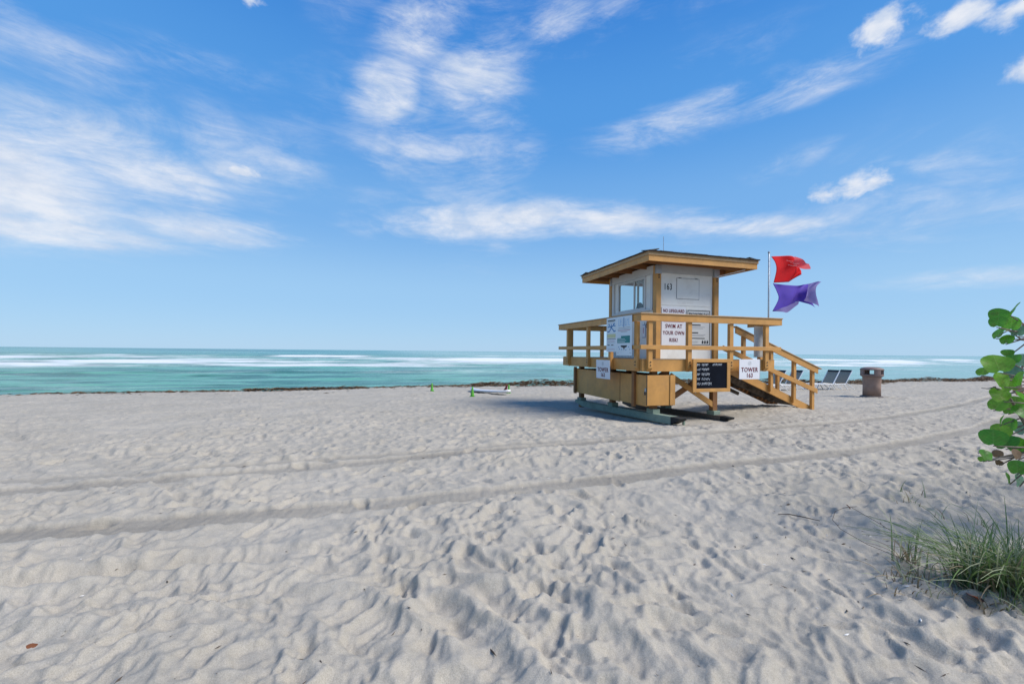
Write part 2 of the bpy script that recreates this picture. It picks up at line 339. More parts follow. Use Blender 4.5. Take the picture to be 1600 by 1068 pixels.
def sand_height(X, Y):
    U, V = UV(X, Y)
    z = base_z(U, V).astype(np.float32)
    far = sst(6, 16, V); near = 1-sst(3.5, 8, V)
    # domain warp
    wx = X+.16*fbm(X*2.1, Y*2.1, 2)*2; wy = Y+.16*fbm(X*2.1+40, Y*2.1+9, 2)*2
    # elongated along a diagonal close to the camera
    ca, sa = math.cos(R(-38)), math.sin(R(-38))
    p = (wx*ca+wy*sa)/1.4; q = -wx*sa+wy*ca
    b1 = bowls(p*5.6, q*5.6); b2 = bowls(wx*9.5+31, wy*9.5+7); b3 = bowls(wx*17+3, wy*16+77)
    mod = np.clip(.75+1.6*fbm(X*.55+3, Y*.55+8, 3), .25, 1.5)
    tr = (.165*b1+.11*b2*(.5+mod*.5)+.045*b3)*mod
    tr = .15*np.tanh(tr/.15)-.05
    flat = 1-.35*far
    z = z+tr*flat*(.8+.2*near)+.075*fbm(X*.45, Y*.45, 3)*(1-.6*far)+.035*fbm(U*.5, V*1.7, 4)
    # wind and rake streaks that run along the beach farther out
    z = z+(.08*fbm(U*.55+11, V*2.4, 4)+.05*fbm(U*1.4, V*4.2+50, 3))*sst(5.5, 10, V)
    # tyre tracks
    RUT_SHADE[0] = np.zeros(X.shape, np.float32)
    def blend(z, pts, w, dp, rg, keep=.12):
        h, inn = rut(X, Y, pts, w, dp, rg)
        ds, al = polydist(X, Y, pts); m = np.exp(-(ds/(w*.75))**4)*(1-keep)
        zb = base_z(U, V)+.04*fbm(X*.45, Y*.45, 2)+.01*fbm(X*5, Y*5, 3)+.012
        RUT_SHADE[0] = np.maximum(RUT_SHADE[0], inn*max(0, 1-keep*1.1)*np.clip(.8+1.1*fbm(al*.8, ds*3+dp*99, 3), .2, 1))
        return z*(1-m)+zb*m+h
    t_near = smooth_path([(-14, .6), (-9, 2.0), (-4.27, 3.54), (-2.47, 4.11), (0.02, 4.9), (2.71, 5.95), (7.75, 7.95), (14.56, 12.03), (22, 17.2), (34, 27)])
    t_far = smooth_path([(-16, 1.1), (-9, 3.4), (-5.58, 4.63), (-3.35, 5.5), (0.02, 6.95), (2.44, 7.95), (6.2, 9.35), (9.5, 10.8), (15.5, 14.4), (24, 20.6)])
    t_mid = smooth_path([(-6, 5.0), (-2.71, 6.15), (1.14, 7.62), (3.6, 8.45)])
    z = blend(z, t_mid, .20, .022, .5, .3)
    z = blend(z, t_far, .27, .03, 1)
    z = blend(z, t_near, .31, .032, 1)
    z = z+.022*fbm(X*11, Y*11, 4, .6)*(1-.5*far)
    cross1 = smooth_path([(-12, 10.2), (-8.98, 7.63), (-6.19, 6.13), (-4.32, 5.13), (-3.0, 4.3)]); cross2 = smooth_path([(-11, 7.6), (-8.0, 6.3), (-5.4, 5.0), (-4.1, 4.2)])
    z = blend(z, cross1, .18, .018, 1, .8); z = blend(z, cross2, .18, .016, 1, .8)
    # old wheel ruts curving through the foreground
    fg = [(-4.6, 2.35), (-3.36, 2.8), (-2.6, 3.05), (-1.89, 3.18), (-1.15, 3.08), (-.5, 2.70), (-.05, 2.2), (.25, 1.6), (.45, .9)]
    for off, dp in ((0, .035), (.33, .04), (.62, .03)):
        pts = smooth_path([(px+off*.85, py+off*.42) for px, py in fg])
        ds, al = polydist(X, Y, pts); z = z-dp*np.exp(-(ds/.10)**2)*(.6+1.3*fbm(al*.9, al*0+off*9, 2))+dp*.6*np.exp(-((np.abs(ds)-.17)/.06)**2)
    # separate foot prints
    rr = random.Random(5)
    # sand scoured under the tower skids, piled at the ramp
    tx, ty = 2.97, 9.77
    lx = (X-tx)*CB+(Y-ty)*SB; ly = -(X-tx)*SB+(Y-ty)*CB
    under = sst(-1.0, .2, lx)*(1-sst(3.0, 4.6, lx))*sst(-1.0, .1, ly)*(1-sst(4.4, 5.4, ly))
    tgt = -.02-.055*np.maximum(0, ly)
    z = z*(1-under*.85)+(tgt-.05)*under*.85
    z = z+.10*np.exp(-((lx-5.6)/.8)**2-((ly-1.4)/.7)**2)
    # little mound held by the grass
    z = z+.05*np.exp(-((X-3.3)/.6)**2-((Y-2.85)/.4)**2)
    return z
def grid_mesh(name, X, Y, Z, matl, attrs=None, smooth=True):
    r, c = X.shape; me = bpy.data.meshes.new(name)
    co = np.stack([X, Y, Z], -1).reshape(-1, 3).astype(np.float32)
    idx = np.arange(r*c).reshape(r, c)
    q = np.stack([idx[:-1, :-1], idx[:-1, 1:], idx[1:, 1:], idx[1:, :-1]], -1).reshape(-1, 4)
    me.vertices.add(len(co)); me.vertices.foreach_set('co', co.ravel())
    me.loops.add(q.size); me.loops.foreach_set('vertex_index', q.ravel().astype(np.int32))
    me.polygons.add(len(q)); me.polygons.foreach_set('loop_start', np.arange(0, q.size, 4, dtype=np.int32))
    try: me.polygons.foreach_set('loop_total', np.full(len(q), 4, np.int32))
    except Exception: pass
    me.update(calc_edges=True)
    if smooth: me.polygons.foreach_set('use_smooth', np.ones(len(q), bool))
    for k, a in (attrs or {}).items():
        at = me.attributes.new(k, 'FLOAT', 'POINT'); at.data.foreach_set('value', a.ravel().astype(np.float32))
    me.materials.append(matl)
    o = bpy.data.objects.new(name, me); COL.objects.link(o); return o

# ------------------------------------------------------------------ sand
def sand_mat():
    m = bpy.data.materials.new('beach_sand'); m.use_nodes = True; t = m.node_tree; b = t.nodes['Principled BSDF']; l = t.links.new
    b.inputs['Roughness'].default_value = .95; b.inputs['Specular IOR Level'].default_value = .15
    co = t.nodes.new('ShaderNodeTexCoord')
    def nz(s, d, r=.6):
        n = t.nodes.new('ShaderNodeTexNoise'); n.inputs['Scale'].default_value = s; n.inputs['Detail'].default_value = d; n.inputs['Roughness'].default_value = r; l(co.outputs['Object'], n.inputs['Vector']); return n.outputs[0]
    n1, n2, n3 = nz(.7, 5), nz(14, 6, .7), nz(170, 3, .8)
    cr = t.nodes.new('ShaderNodeValToRGB'); l(n1, cr.inputs[0]); e = cr.color_ramp.elements
    e[0].position = .3; e[0].color = (.355, .322, .264, 1); e[1].position = .7; e[1].color = (.42, .38, .314, 1)
    def mul(c, f, a0, a1, lo, hi):
        r = t.nodes.new('ShaderNodeMapRange'); l(f, r.inputs[0]); r.inputs[1].default_value = a0; r.inputs[2].default_value = a1; r.inputs[3].default_value = lo; r.inputs[4].default_value = hi
        v = t.nodes.new('ShaderNodeVectorMath'); v.operation = 'SCALE'; l(c, v.inputs[0]); l(r.outputs[0], v.inputs['Scale']); return v.outputs[0]
    c = mul(cr.outputs[0], n2, .3, .7, .92, 1.08); c = mul(c, n3, .3, .7, .76, 1.22)
    pa = t.nodes.new('ShaderNodeAttribute'); pa.attribute_name = 'rut_shade'
    c = mul(c, pa.outputs['Fac'], 0, 1, 1, .66)  # shade of the wheel ruts painted into the sand colour
    l(c, b.inputs['Base Color'])
    b1 = t.nodes.new('ShaderNodeBump'); b1.inputs['Strength'].default_value = .45; b1.inputs['Distance'].default_value = .006; l(n3, b1.inputs['Height'])
    n4 = nz(38, 4, .65)
    b2 = t.nodes.new('ShaderNodeBump'); b2.inputs['Strength'].default_value = .5; b2.inputs['Distance'].default_value = .012; l(n4, b2.inputs['Height']); l(b1.outputs[0], b2.inputs['Normal'])
    l(b2.outputs[0], b.inputs['Normal']); return m
SAND = sand_mat()
ys = [-1.2]
while ys[-1] < 95:
    y = ys[-1]
    ys.append(y+(.04 if y < 1 else (.0095+.0042*(y-1) if y < 10 else .047*(y/10)**1.5)))
ys = np.array(ys); ts = np.linspace(-1.5, 1.5, 1120)
YY, TT = np.meshgrid(ys, ts, indexing='ij'); XX = (YY+2.0)*TT
ZZ = sand_height(XX, YY)
def footprint(x, y, ang, dp, ln=.135, wd=.055):
    i0, i1 = np.searchsorted(ys, y-.26), np.searchsorted(ys, y+.26)
    j0 = int(((x-.3)/(y+2)+1.5)/3*(len(ts)-1)-12); j1 = int(((x+.3)/(y+2)+1.5)/3*(len(ts)-1)+12)
    if i0 < 1 or i1-i0 < 2 or j0 < 0 or j1 >= len(ts): return
    X, Y = XX[i0:i1, j0:j1], YY[i0:i1, j0:j1]; a = (X-x)*math.cos(ang)+(Y-y)*math.sin(ang); b = -(X-x)*math.sin(ang)+(Y-y)*math.cos(ang)
    w = wd*(1+.22*np.sin(a/ln*2.2)); q = (np.abs(a/ln)**3.2+np.abs(b/w)**3.2)**(1/3.2)
    mean = ZZ[i0:i1, j0:j1][q < 1.2].mean() if (q < 1.2).any() else 0
    inn = 1-sst(.72, 1.22, q)
    ZZ[i0:i1, j0:j1] = ZZ[i0:i1, j0:j1]*(1-.6*inn)+.6*inn*mean-dp*inn*(.8+.35*np.sign(a)*np.minimum(1, np.abs(a)/ln))+.45*dp*np.exp(-((q-1.5)/.26)**2)*(.7+1.2*fbm(X*9, Y*9, 2))
fr_ = random.Random(31)
for k in range(26):                      # walkers' trails
    x, y = (fr_.uniform(-6, 7), fr_.uniform(2.2, 9)) if k > 8 else (fr_.uniform(-2.5, 3.5), fr_.uniform(1.6, 4))
    ang = fr_.choice((BE, BE+math.pi, BE+1.2, BE-2.0, BE+2.2, -.7))+fr_.gauss(0, .25); sd = 1
    for s in range(fr_.randint(8, 26)):
        x += math.cos(ang)*.62; y += math.sin(ang)*.62; ang += fr_.gauss(0, .06); sd = -sd
        if 1.4 < y < 12.5: footprint(x-math.sin(ang)*.09*sd, y+math.cos(ang)*.09*sd, ang+sd*.12, fr_.uniform(.022, .045), fr_.uniform(.12, .15), fr_.uniform(.05, .068))
tag(grid_mesh('sand', XX, YY, ZZ, SAND, {'rut_shade': RUT_SHADE[0]}), kind='structure')
def sz(x, y):
    i = int(np.clip(np.searchsorted(ys, y)-1, 0, len(ys)-2)); fy = (y-ys[i])/(ys[i+1]-ys[i]); r = 0
    for k, w in ((i, 1-fy), (i+1, fy)):
        t = np.clip((x/(ys[k]+2)+1.5)/3*(len(ts)-1), 0, len(ts)-1.001); j = int(t); f = t-j; r += w*(ZZ[k, j]*(1-f)+ZZ[k, j+1]*f)
    return float(r)
bk = MB(); c4 = [XY(-160, -70), XY(200, -70), XY(200, 12), XY(200, 22.5), XY(-160, 22.5), XY(-160, 12)]
zz = [-.26, -.26, -.40, -.72, -.72, -.40]
bk.add([(p[0], p[1], z) for p, z in zip(c4, zz)], [(0, 1, 2, 5), (5, 2, 3, 4)])
tag(bk.build('sand_flat', SAND), kind='structure')

# ------------------------------------------------------------------ sea
def sea_mat():
    m = bpy.data.materials.new('sea_water'); m.use_nodes = True; t = m.node_tree; b = t.nodes['Principled BSDF']; l = t.links.new
    co = t.nodes.new('ShaderNodeTexCoord')
    rot = t.nodes.new('ShaderNodeMapping'); rot.vector_type = 'TEXTURE'; rot.inputs[2].default_value = (0, 0, BE); l(co.outputs['Object'], rot.inputs[0])
    sp = t.nodes.new('ShaderNodeSeparateXYZ'); l(rot.outputs[0], sp.inputs[0])
    def nz(sc, d, r=.6, seed=0):
        mp = t.nodes.new('ShaderNodeMapping'); mp.inputs[3].default_value = (*sc, 1); mp.inputs[1].default_value = (seed, seed, 0); l(rot.outputs[0], mp.inputs[0])
        n = t.nodes.new('ShaderNodeTexNoise'); n.inputs['Scale'].default_value = 1; n.inputs['Detail'].default_value = d; n.inputs['Roughness'].default_value = r; l(mp.outputs[0], n.inputs['Vector']); return n.outputs[0]
    def mr(v, a, b_, c, d_):
        r = t.nodes.new('ShaderNodeMapRange'); r.interpolation_type = 'SMOOTHSTEP'; l(v, r.inputs[0])
        for i, q in enumerate((a, b_, c, d_)): r.inputs[i+1].default_value = q
        return r.outputs[0]
    def mix(f, a, b_):
        x = t.nodes.new('ShaderNodeMix'); x.data_type = 'RGBA'; l(f, x.inputs[0])
        for i, q in ((6, a), (7, b_)):
            if isinstance(q, tuple): x.inputs[i].default_value = (*q, 1)
            else: l(q, x.inputs[i])
        return x.outputs[2]
    def math_(op, a, b_):
        n = t.nodes.new('ShaderNodeMath'); n.operation = op; n.use_clamp = True
        for i, q in enumerate((a, b_)):
            if isinstance(q, (int, float)): n.inputs[i].default_value = q
            else: l(q, n.inputs[i])
        return n.outputs[0]
    # sand bars and suspended sand: pale; deeper troughs: teal
    col = mix(mr(nz((.10, .30), 8, .66), .41, .59, 0, 1), (.012, .125, .085), (.10, .34, .225))
    offs = mr(sp.outputs[1], 150, 420, 0, 1)
    col = mix(offs, col, mix(mr(nz((.0025, .008), 4, .5, 4), .4, .6, 0, 1), (.015, .14, .135), (.07, .29, .24)))
    milky = math_('MULTIPLY', mr(sp.outputs[0], -25, 75, 0, .75), mr(sp.outputs[1], 3000, 300, .55, 1))  # water turns paler and milkier towards the right along the shore
    col = mix(milky, col, (.31, .46, .39))
    fa = t.nodes.new('ShaderNodeAttribute'); fa.attribute_name = 'foam'
    fa_, fb_ = nz((.10, .24), 10, .78, 3), nz((.018, .07), 6, .7, 12)
    fx = t.nodes.new('ShaderNodeMix'); fx.inputs[0].default_value = .42; l(fa_, fx.inputs[2]); l(fb_, fx.inputs[3])
    fq = t.nodes.new('ShaderNodeMapRange'); l(fx.outputs[0], fq.inputs[0]); fq.clamp = False
    for i_, v_ in enumerate((.36, .64, .28, .74)): fq.inputs[i_+1].default_value = v_
    fn = fq.outputs[0]
    fm = t.nodes.new('ShaderNodeMath'); fm.operation = 'ADD'; l(fa.outputs['Fac'], fm.inputs[0]); l(fn, fm.inputs[1])
    foam = mr(fm.outputs[0], .74, 1.22, 0, .95)
    col = mix(foam, col, (.72, .73, .73)); l(col, b.inputs['Base Color'])
    l(mr(foam, 0, 1, .22, .8), b.inputs['Roughness'])
    b.inputs['Specular IOR Level'].default_value = .16
    bp = t.nodes.new('ShaderNodeBump'); bp.inputs['Strength'].default_value = .55; bp.inputs['Distance'].default_value = .35; l(nz((.35, 1.1), 6, .6, 9), bp.inputs['Height']); l(bp.outputs[0], b.inputs['Normal'])
    return m
rows = [14.]
while rows[-1] < 60: rows.append(rows[-1]+.20)
while rows[-1] < 420: rows.append(rows[-1]*1.0052)
while rows[-1] < 12000: rows.append(rows[-1]*1.06)
vv = np.array(rows); uu = np.sinh(np.linspace(-1, 1, 560)*5.2)/math.sinh(5.2)
# columns spread with distance from shore
VV, TT = np.meshgrid(vv, uu, indexing='ij'); UU = TT*(900+VV*6)+VV*.35
SX, SY = UU*CB-VV*SB, UU*SB+VV*CB
dist = np.hypot(SX, SY)
def breaker(v0, h, w, amp, seed):
    vc = v0+amp*fbm(UU*.012+seed, UU*0+seed, 3)*2
    d_ = VV-vc; br = np.clip(.25+3.0*fbm(UU*.018+seed*3, UU*0+2.2, 3), 0, 1)
    crest = np.where(d_ > 0, np.exp(-(d_/(w*1.8))**2), np.exp(-(d_/(w*.55))**2))
    foam = np.where(d_ > 0, np.exp(-(d_/(w*1.3))**2), np.exp(-(d_/(w*4.2))**2))
    return h*crest*(.4+.6*br), foam*(.12+.88*br)
hz = .10*fbm(UU*.22, VV*.75, 4)*2*np.clip(1-VV/300, 0, 1)+.14*fbm(UU*.06, VV*.26, 3)*2*np.clip(1-VV/500, 0.05, 1)
foam = np.zeros_like(UU)
for v0, h, w, amp, sd in ((58, .25, 3, 4, 6.1), (84, .55, 5, 6, 1.3), (104, .45, 6, 8, 4.4), (128, .65, 6, 10, 7.7), (158, .75, 8, 12, 2.9), (196, .6, 8, 14, 9.1), (250, .5, 9, 18, 5.5)):
    a, f = breaker(v0, h, w, amp, sd); hz = hz+a
    foam = np.maximum(foam, f*((.85 if v0 < 200 else .5) if v0 > 60 else .34))
zone = sst(72, 84, VV)*(1-sst(165, 225, VV))
foam = np.maximum(foam, zone*(.47+.9*fbm(UU*.03+4, VV*.09, 4)))
foam = np.maximum(foam, .21+.4*fbm(UU*.05+9, VV*.3, 4)*np.clip(1-VV/120, 0, 1))
white = (rs.rand(*UU.shape) > .985)*sst(190, 230, VV)*(1-sst(500, 900, VV))*.25
foam = np.clip(foam+white, 0, 1)
tag(grid_mesh('sea', SX, SY, WATER+hz, sea_mat(), {'foam': foam}), kind='structure')
# ------------------------------------------------------------------ lifeguard tower
TC = (2.97, 9.77); TA = BE
TW = empty('lifeguard_tower', (TC[0], TC[1], 0), TA, label='ochre and white wooden lifeguard hut on a raised deck with ramp', cat='lifeguard tower')
def tloc(x, y, z=0): return (TC[0]+x*CB-y*SB, TC[1]+x*SB+y*CB, z)
def B(name, mt, x0, x1, y0, y1, z0, z1, parent=TW, bevel=.004, label=None):
    return MB().box(x0, x1, y0, y1, z0, z1).build(name, mt, parent, bevel, label=label)
bolt_me = MB().tube([(0, -.012, 0), (0, .01, 0)], .016, 8).mesh('bolt', DARK)
# deck boards
bm_ = MB().box(0, .138, 0, 1, -.038, 0).mesh('deck_board', DECK, .004)
for i in range(21):                                            # main deck, boards run front to back
    put(bm_, 'deck_board', TW, (.18+i*.143, .18, 1.445), scale=(1, 4.5, 1))
for i in range(6): put(bm_, 'deck_board', TW, (3.19+i*.143, .18, 1.445), scale=(1, .94, 1))
# joists
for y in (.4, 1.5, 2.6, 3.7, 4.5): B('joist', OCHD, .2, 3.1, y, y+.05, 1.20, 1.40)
# rim boards
B('rim_board', OCH, .13, 4.10, .13, .172, 1.16, 1.44)
B('rim_board', OCH, .13, .172, .174, 4.70, 1.16, 1.44)
B('rim_board', OCH, .13, 3.2, 4.702, 4.745, 1.16, 1.44)
B('rim_board', OCH, 3.2, 3.243, 1.2, 4.70, 1.16, 1.405)
B('rim_board', OCH, 4.06, 4.10, .174, 1.12, 1.16, 1.405)
B('rim_board', OCH, 3.245, 4.058, 1.08, 1.12, 1.16, 1.405)
B('drip_edge', CAP, .125, 4.1, .125, .176, 1.442, 1.456)
B('drip_edge', CAP, .125, .176, .178, 4.7, 1.442, 1.456)
# rail posts, bolted outside the rim boards with a slanted foot
def post_me(w): return MB().prism([(0, 1.245), (.088, 1.15), (.088, 2.345), (0, 2.345)], 0, -w/2, w/2).mesh('rail_post', OCH, .004)
pm_ = post_me(.115)
def rail_post(x, y, rz):
    p = put(pm_, 'rail_post', TW, (x, y, 0), (0, 0, rz))
    for z in (1.31, 1.385): put(bolt_me, 'bolt', p, (0, 0, z))
for x in (.29, 1.39, 2.63, 3.76): rail_post(x, .0405, 0)
for y in (.29, 1.5, 2.80, 4.22): rail_post(.0405, y, -math.pi/2)
for x in (.45, 1.62, 2.9): rail_post(x, 4.7465+.09, math.pi)
rail_post(4.19, .62, math.pi/2)
# rails
B('top_rail', OCH, 0, 4.20, 0, .039, 2.345, 2.50); B('rail_cap', CAP, -.02, 4.21, -.02, .125, 2.502, 2.53)
B('top_rail', OCH, 0, .039, .041, 4.84, 2.345, 2.50); B('rail_cap', CAP, -.02, .125, .127, 4.86, 2.502, 2.53)
B('top_rail', OCH, .041, 3.2, 4.838, 4.875, 2.345, 2.50); B('rail_cap', CAP, .127, 3.22, 4.76, 4.895, 2.502, 2.53)
B('mid_rail', OCH, 0, 4.18, 0, .039, 1.685, 1.785); B('mid_rail', OCH, 0, .039, .041, 4.84, 1.685, 1.785); B('mid_rail', OCH, .041, 3.2, 4.838, 4.875, 1.685, 1.785)
B('top_rail', OCH, 4.192, 4.23, .041, 1.1, 2.345, 2.50)
# ---- hut
HX0, HX1, HY0, HY1 = 1.25, 3.15, 1.18, 3.52
def post4(x, y): B('corner_post', OCH, x, x+.15, y, y+.15, 1.446, 3.93, bevel=.006)
for x, y in ((HX0-.06, HY0-.07), (HX1-.09, HY0-.07), (HX0-.06, HY1-.09), (HX1-.09, HY1-.09)): post4(x, y)
fw = B('wall_panel', WHT, HX0+.10, HX1-.10, HY0, HY0+.05, 1.447, 3.74, label='white front wall of the hut')
B('header_board', GRYP, HX0+.10, HX1-.10, HY0-.02, HY0+.05, 3.742, 3.97)  # darker grey paints in the eave's shade along the wall top
B('wall_seam_batten', WHT, HX0+.10, HX1-.10, HY0-.008, HY0-.001, 2.885, 2.915, bevel=.002)
# hatch in the front wall: flap with a groove round it
ht = B('hatch', WHT, 1.88, 2.59, HY0-.012, HY0-.001, 3.08, 3.62, bevel=.002)
for a in ((1.865, 1.876, 3.07, 3.635), (2.594, 2.605, 3.07, 3.635)): MB().box(a[0], a[1], HY0-.006, HY0-.001, a[2], a[3]).build('groove', GREYI, ht)
MB().box(1.878, 2.592, HY0-.006, HY0-.001, 3.066, 3.076).build('groove', GREYI, ht); MB().box(1.878, 2.592, HY0-.006, HY0-.001, 3.624, 3.636).build('groove', GREYI, ht)
for x in (1.97, 2.50): MB().tube([(x-.04, HY0-.016, 3.63), (x+.04, HY0-.016, 3.63)], .01, 8).build('hinge', INK, ht)
num = lettering('163', .235, BLK, TW, 1.60, 3.37, HY0-.004, bold=.004, sx=.70, name='house_number')
# left wall, with sliding window
B('wall_panel', WHT, HX0, HX0+.05, HY0+.09, HY1-.10, 1.447, 2.76)
B('wall_panel', WHT, HX0, HX0+.05, HY0+.09, 1.66, 2.762, 3.72)
B('wall_panel', WHT, HX0, HX0+.05, 3.10, HY1-.10, 2.762, 3.72)
B('header_board', ALU, HX0-.045, HX0+.05, HY0+.09, HY1-.10, 3.722, 3.95)
win = empty('window'); win.parent = TW
wy0, wy1, wz0, wz1 = 1.66, 3.10, 2.80, 3.72
MB().box(HX0-.06, HX0+.055, HY0+.12, HY1-.12, 2.745, 2.80).build('sill', ALU, win, .004)
MB().box(HX0-.03, HX0+.04, wy0, wy0+.06, wz0+.002, wz1-.002).build('frame', ALU, win, .004)
MB().box(HX0-.03, HX0+.04, wy1-.06, wy1, wz0+.002, wz1-.002).build('frame', ALU, win, .004)
MB().box(HX0-.03, HX0+.04, wy0+.062, wy1-.062, wz1-.07, wz1-.002).build('frame', ALU, win, .004)
MB().box(HX0-.03, HX0+.04, wy0+.062, wy1-.062, wz0+.002, wz0+.06).build('frame', ALU, win, .004)
MB().box(HX0-.02, HX0+.02, 2.20, 2.25, wz0+.062, wz1-.072).build('mullion', ALU, win, .003)
MB().box(HX0+.004, HX0+.009, wy0+.06, 2.20, wz0+.06, wz1-.07).build('pane', GLASS, win)
MB().box(HX0+.004, HX0+.009, 2.25, wy1-.06, wz0+.06, wz1-.07).build('pane', GLASS, win)
B('shutter_frame', ALU, HX0-.05, HX0-.001, HY1-.22, HY1-.11, 2.80, 3.72); B('shutter_frame', ALU, HX0-.05, HX0-.001, 1.30, 1.40, 2.80, 3.72)
lettering('163', .2, BLK, TW, 0, 0, 0, bold=.004, sx=.70, name='house_number').matrix_local = Matrix.Translation((HX0-.004, 1.62, 2.36)) @ Matrix.Rotation(-math.pi/2, 4, 'Z')
# back wall with ocean window, right wall with door opening
B('wall_panel', WHT, HX0+.10, HX1-.10, HY1-.05, HY1, 1.447, 2.86)
B('wall_panel', WHT, HX0+.10, HX1-.10, HY1-.05, HY1, 3.86, 3.95)
for x in (2.17, 2.38, HX1-.28): B('window_post', WHT, x, x+.06, HY1-.05, HY1, 2.862, 3.858)
B('wall_panel', WHT, HX1-.05, HX1, HY0+.09, 1.55, 1.447, 3.95); B('wall_panel', WHT, HX1-.05, HX1, 2.35, HY1-.10, 1.447, 2.72)
B('wall_panel', WHT, HX1-.05, HX1, 2.35, HY1-.10, 3.62, 3.95); B('wall_panel', WHT, HX1-.05, HX1, 1.552, 2.348, 3.52, 3.95)
B('window_post', WHT, HX1-.05, HX1, 2.35, 2.50, 2.722, 3.618); B('window_post', WHT, HX1-.05, HX1, 3.27, HY1-.10, 2.722, 3.618)
B('ceiling_panel', GRYP, HX0+.05, HX1-.05, HY0+.05, HY1-.05, 3.952, 3.968)
# things left inside the hut, behind the glass
ch = empty('office_chair', tloc(1.95, 3.0, 1.445), TA+.4, label='dark high-backed chair inside the hut behind the window', cat='chair')
MB().prism([(-.18, .85), (.18, .85), (.20, 1.42), (.12, 1.66), (0, 1.72), (-.12, 1.66), (-.20, 1.42)], 1, -.04, .04).build('backrest', DARK, ch, .01)
MB().box(-.24, .24, -.5, -.02, .72, .80).build('seat', DARK, ch, .02)
MB().tube([(0, -.26, .05), (0, -.26, .72)], .03, 8).build('column', DARK, ch)
MB().box(-.28, .28, -.29, -.23, 0, .05).build('base', DARK, ch); MB().box(-.03, .03, -.54, -.291, 0, .05).build('base', DARK, ch)
lp = empty('ceiling_fan_lamp', tloc(2.2, 2.0, 3.74), TA, label='small round white lamp under the hut ceiling', cat='lamp')
MB().lathe([(.02, .21), (.02, .09), (.07, .07), (.09, 0), (.06, -.03)], 12).build('lamp_shade', WPL, lp)
# brackets on top of the posts
for x, y in ((HX0-.06, HY0-.07), (HX1-.09, HY0-.07), (HX0-.06, HY1-.09)):
    br = B('post_bracket', STEEL, x-.012, x+.162, y-.012, y+.06, 3.70, 3.93, bevel=.003)
    for z in (3.66, 3.60): MB().tube([(x+.075, y-.02, z), (x+.075, y+.001, z)], .018, 8).build('bolt', DARK, br)
# ---- roof
RX0, RX1, RY0, RY1, RZ = .53, 3.90, .50, 4.16, 3.87
roof = empty('roof'); roof.parent = TW
B('fascia', OCH, RX0, RX1, RY0, RY0+.04, RZ, RZ+.21, roof); B('fascia', OCH, RX0, RX1, RY1-.04, RY1, RZ, RZ+.21, roof)
B('fascia', OCH, RX0, RX0+.04, RY0+.042, RY1-.042, RZ, RZ+.21, roof); B('fascia', OCH, RX1-.04, RX1, RY0+.042, RY1-.042, RZ, RZ+.21, roof)
B('fascia_trim', CAP, RX0-.022, RX1+.022, RY0-.022, RY0-.001, RZ+.14, RZ+.225, roof); B('fascia_trim', CAP, RX0-.022, RX0-.001, RY0, RY1+.02, RZ+.14, RZ+.225, roof)
B('fascia_trim', CAP, RX1+.001, RX1+.022, RY0, RY1+.02, RZ+.14, RZ+.225, roof)
for i in range(5):
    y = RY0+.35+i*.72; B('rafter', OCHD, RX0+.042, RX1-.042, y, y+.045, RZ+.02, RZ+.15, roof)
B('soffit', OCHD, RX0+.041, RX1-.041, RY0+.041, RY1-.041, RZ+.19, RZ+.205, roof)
cx, cy = (RX0+RX1)/2, (RY0+RY1)/2; rise = .27; zt = RZ+.227; ov = .03
ax0, ax1, ay0, ay1 = RX0-ov, RX1+ov, RY0-ov, RY1+ov
MB().add([(ax0, ay0, zt), (ax1, ay0, zt), (ax1, ay1, zt), (ax0, ay1, zt), (cx, cy-.15, zt+rise), (cx, cy+.15, zt+rise)], [(0, 1, 4), (1, 2, 5, 4), (2, 3, 5), (3, 0, 4, 5), (3, 2, 1, 0)]).build('roof_sheathing', OCHD, roof)
shm = [MB().box(-.15, .15, -.02, .34, .0, .012+.004*k).mesh('shingle', SHN) for k in range(3)]
r2 = random.Random(3)
def slope_rows(p0, p1, apex, n):
    p0, p1, apex = Vector(p0), Vector(p1), Vector(apex); e = (p1-p0); ll = e.length; e.normalize()
    mid = (p0+p1)/2; up = (apex-mid); up = (up-e*up.dot(e)); H_ = up.length; up.normalize(); nn = e.cross(up)
    for c in range(n):
        s = c/n; w = ll*(1-s); k = max(1, int(w/.33)); st = w/k
        for i in range(k):
            pos = mid+e*(-w/2+st*(i+.5))+up*(s*H_-.02)+nn*(.008+.006*r2.random())
            rot = Matrix((e, up, nn)).transposed().to_euler()
            tilt = r2.uniform(-.03, .03)
            o = put(shm[r2.randrange(3)], 'shingle', roof, pos, (rot.x+(r2.uniform(.0, .035)), rot.y, rot.z+tilt), (st/.30*.98, 1, 1))
slope_rows((ax0, ay0, zt), (ax1, ay0, zt), (cx, cy, zt+rise), 6); slope_rows((ax1, ay1, zt), (ax0, ay1, zt), (cx, cy, zt+rise), 5)
slope_rows((ax0, ay1, zt), (ax0, ay0, zt), (cx, cy, zt+rise), 6); slope_rows((ax1, ay0, zt), (ax1, ay1, zt), (cx, cy, zt+rise), 5)
MB().tube([(2.05, 2.0, 4.40), (2.05, 2.0, 4.97)], .008, 6).build('antenna', STEEL, TW)
MB().beam((3.13, 1.1, 3.72), (3.62, .62, 3.86), .02, .02).build('eave_brace', WPL, TW)
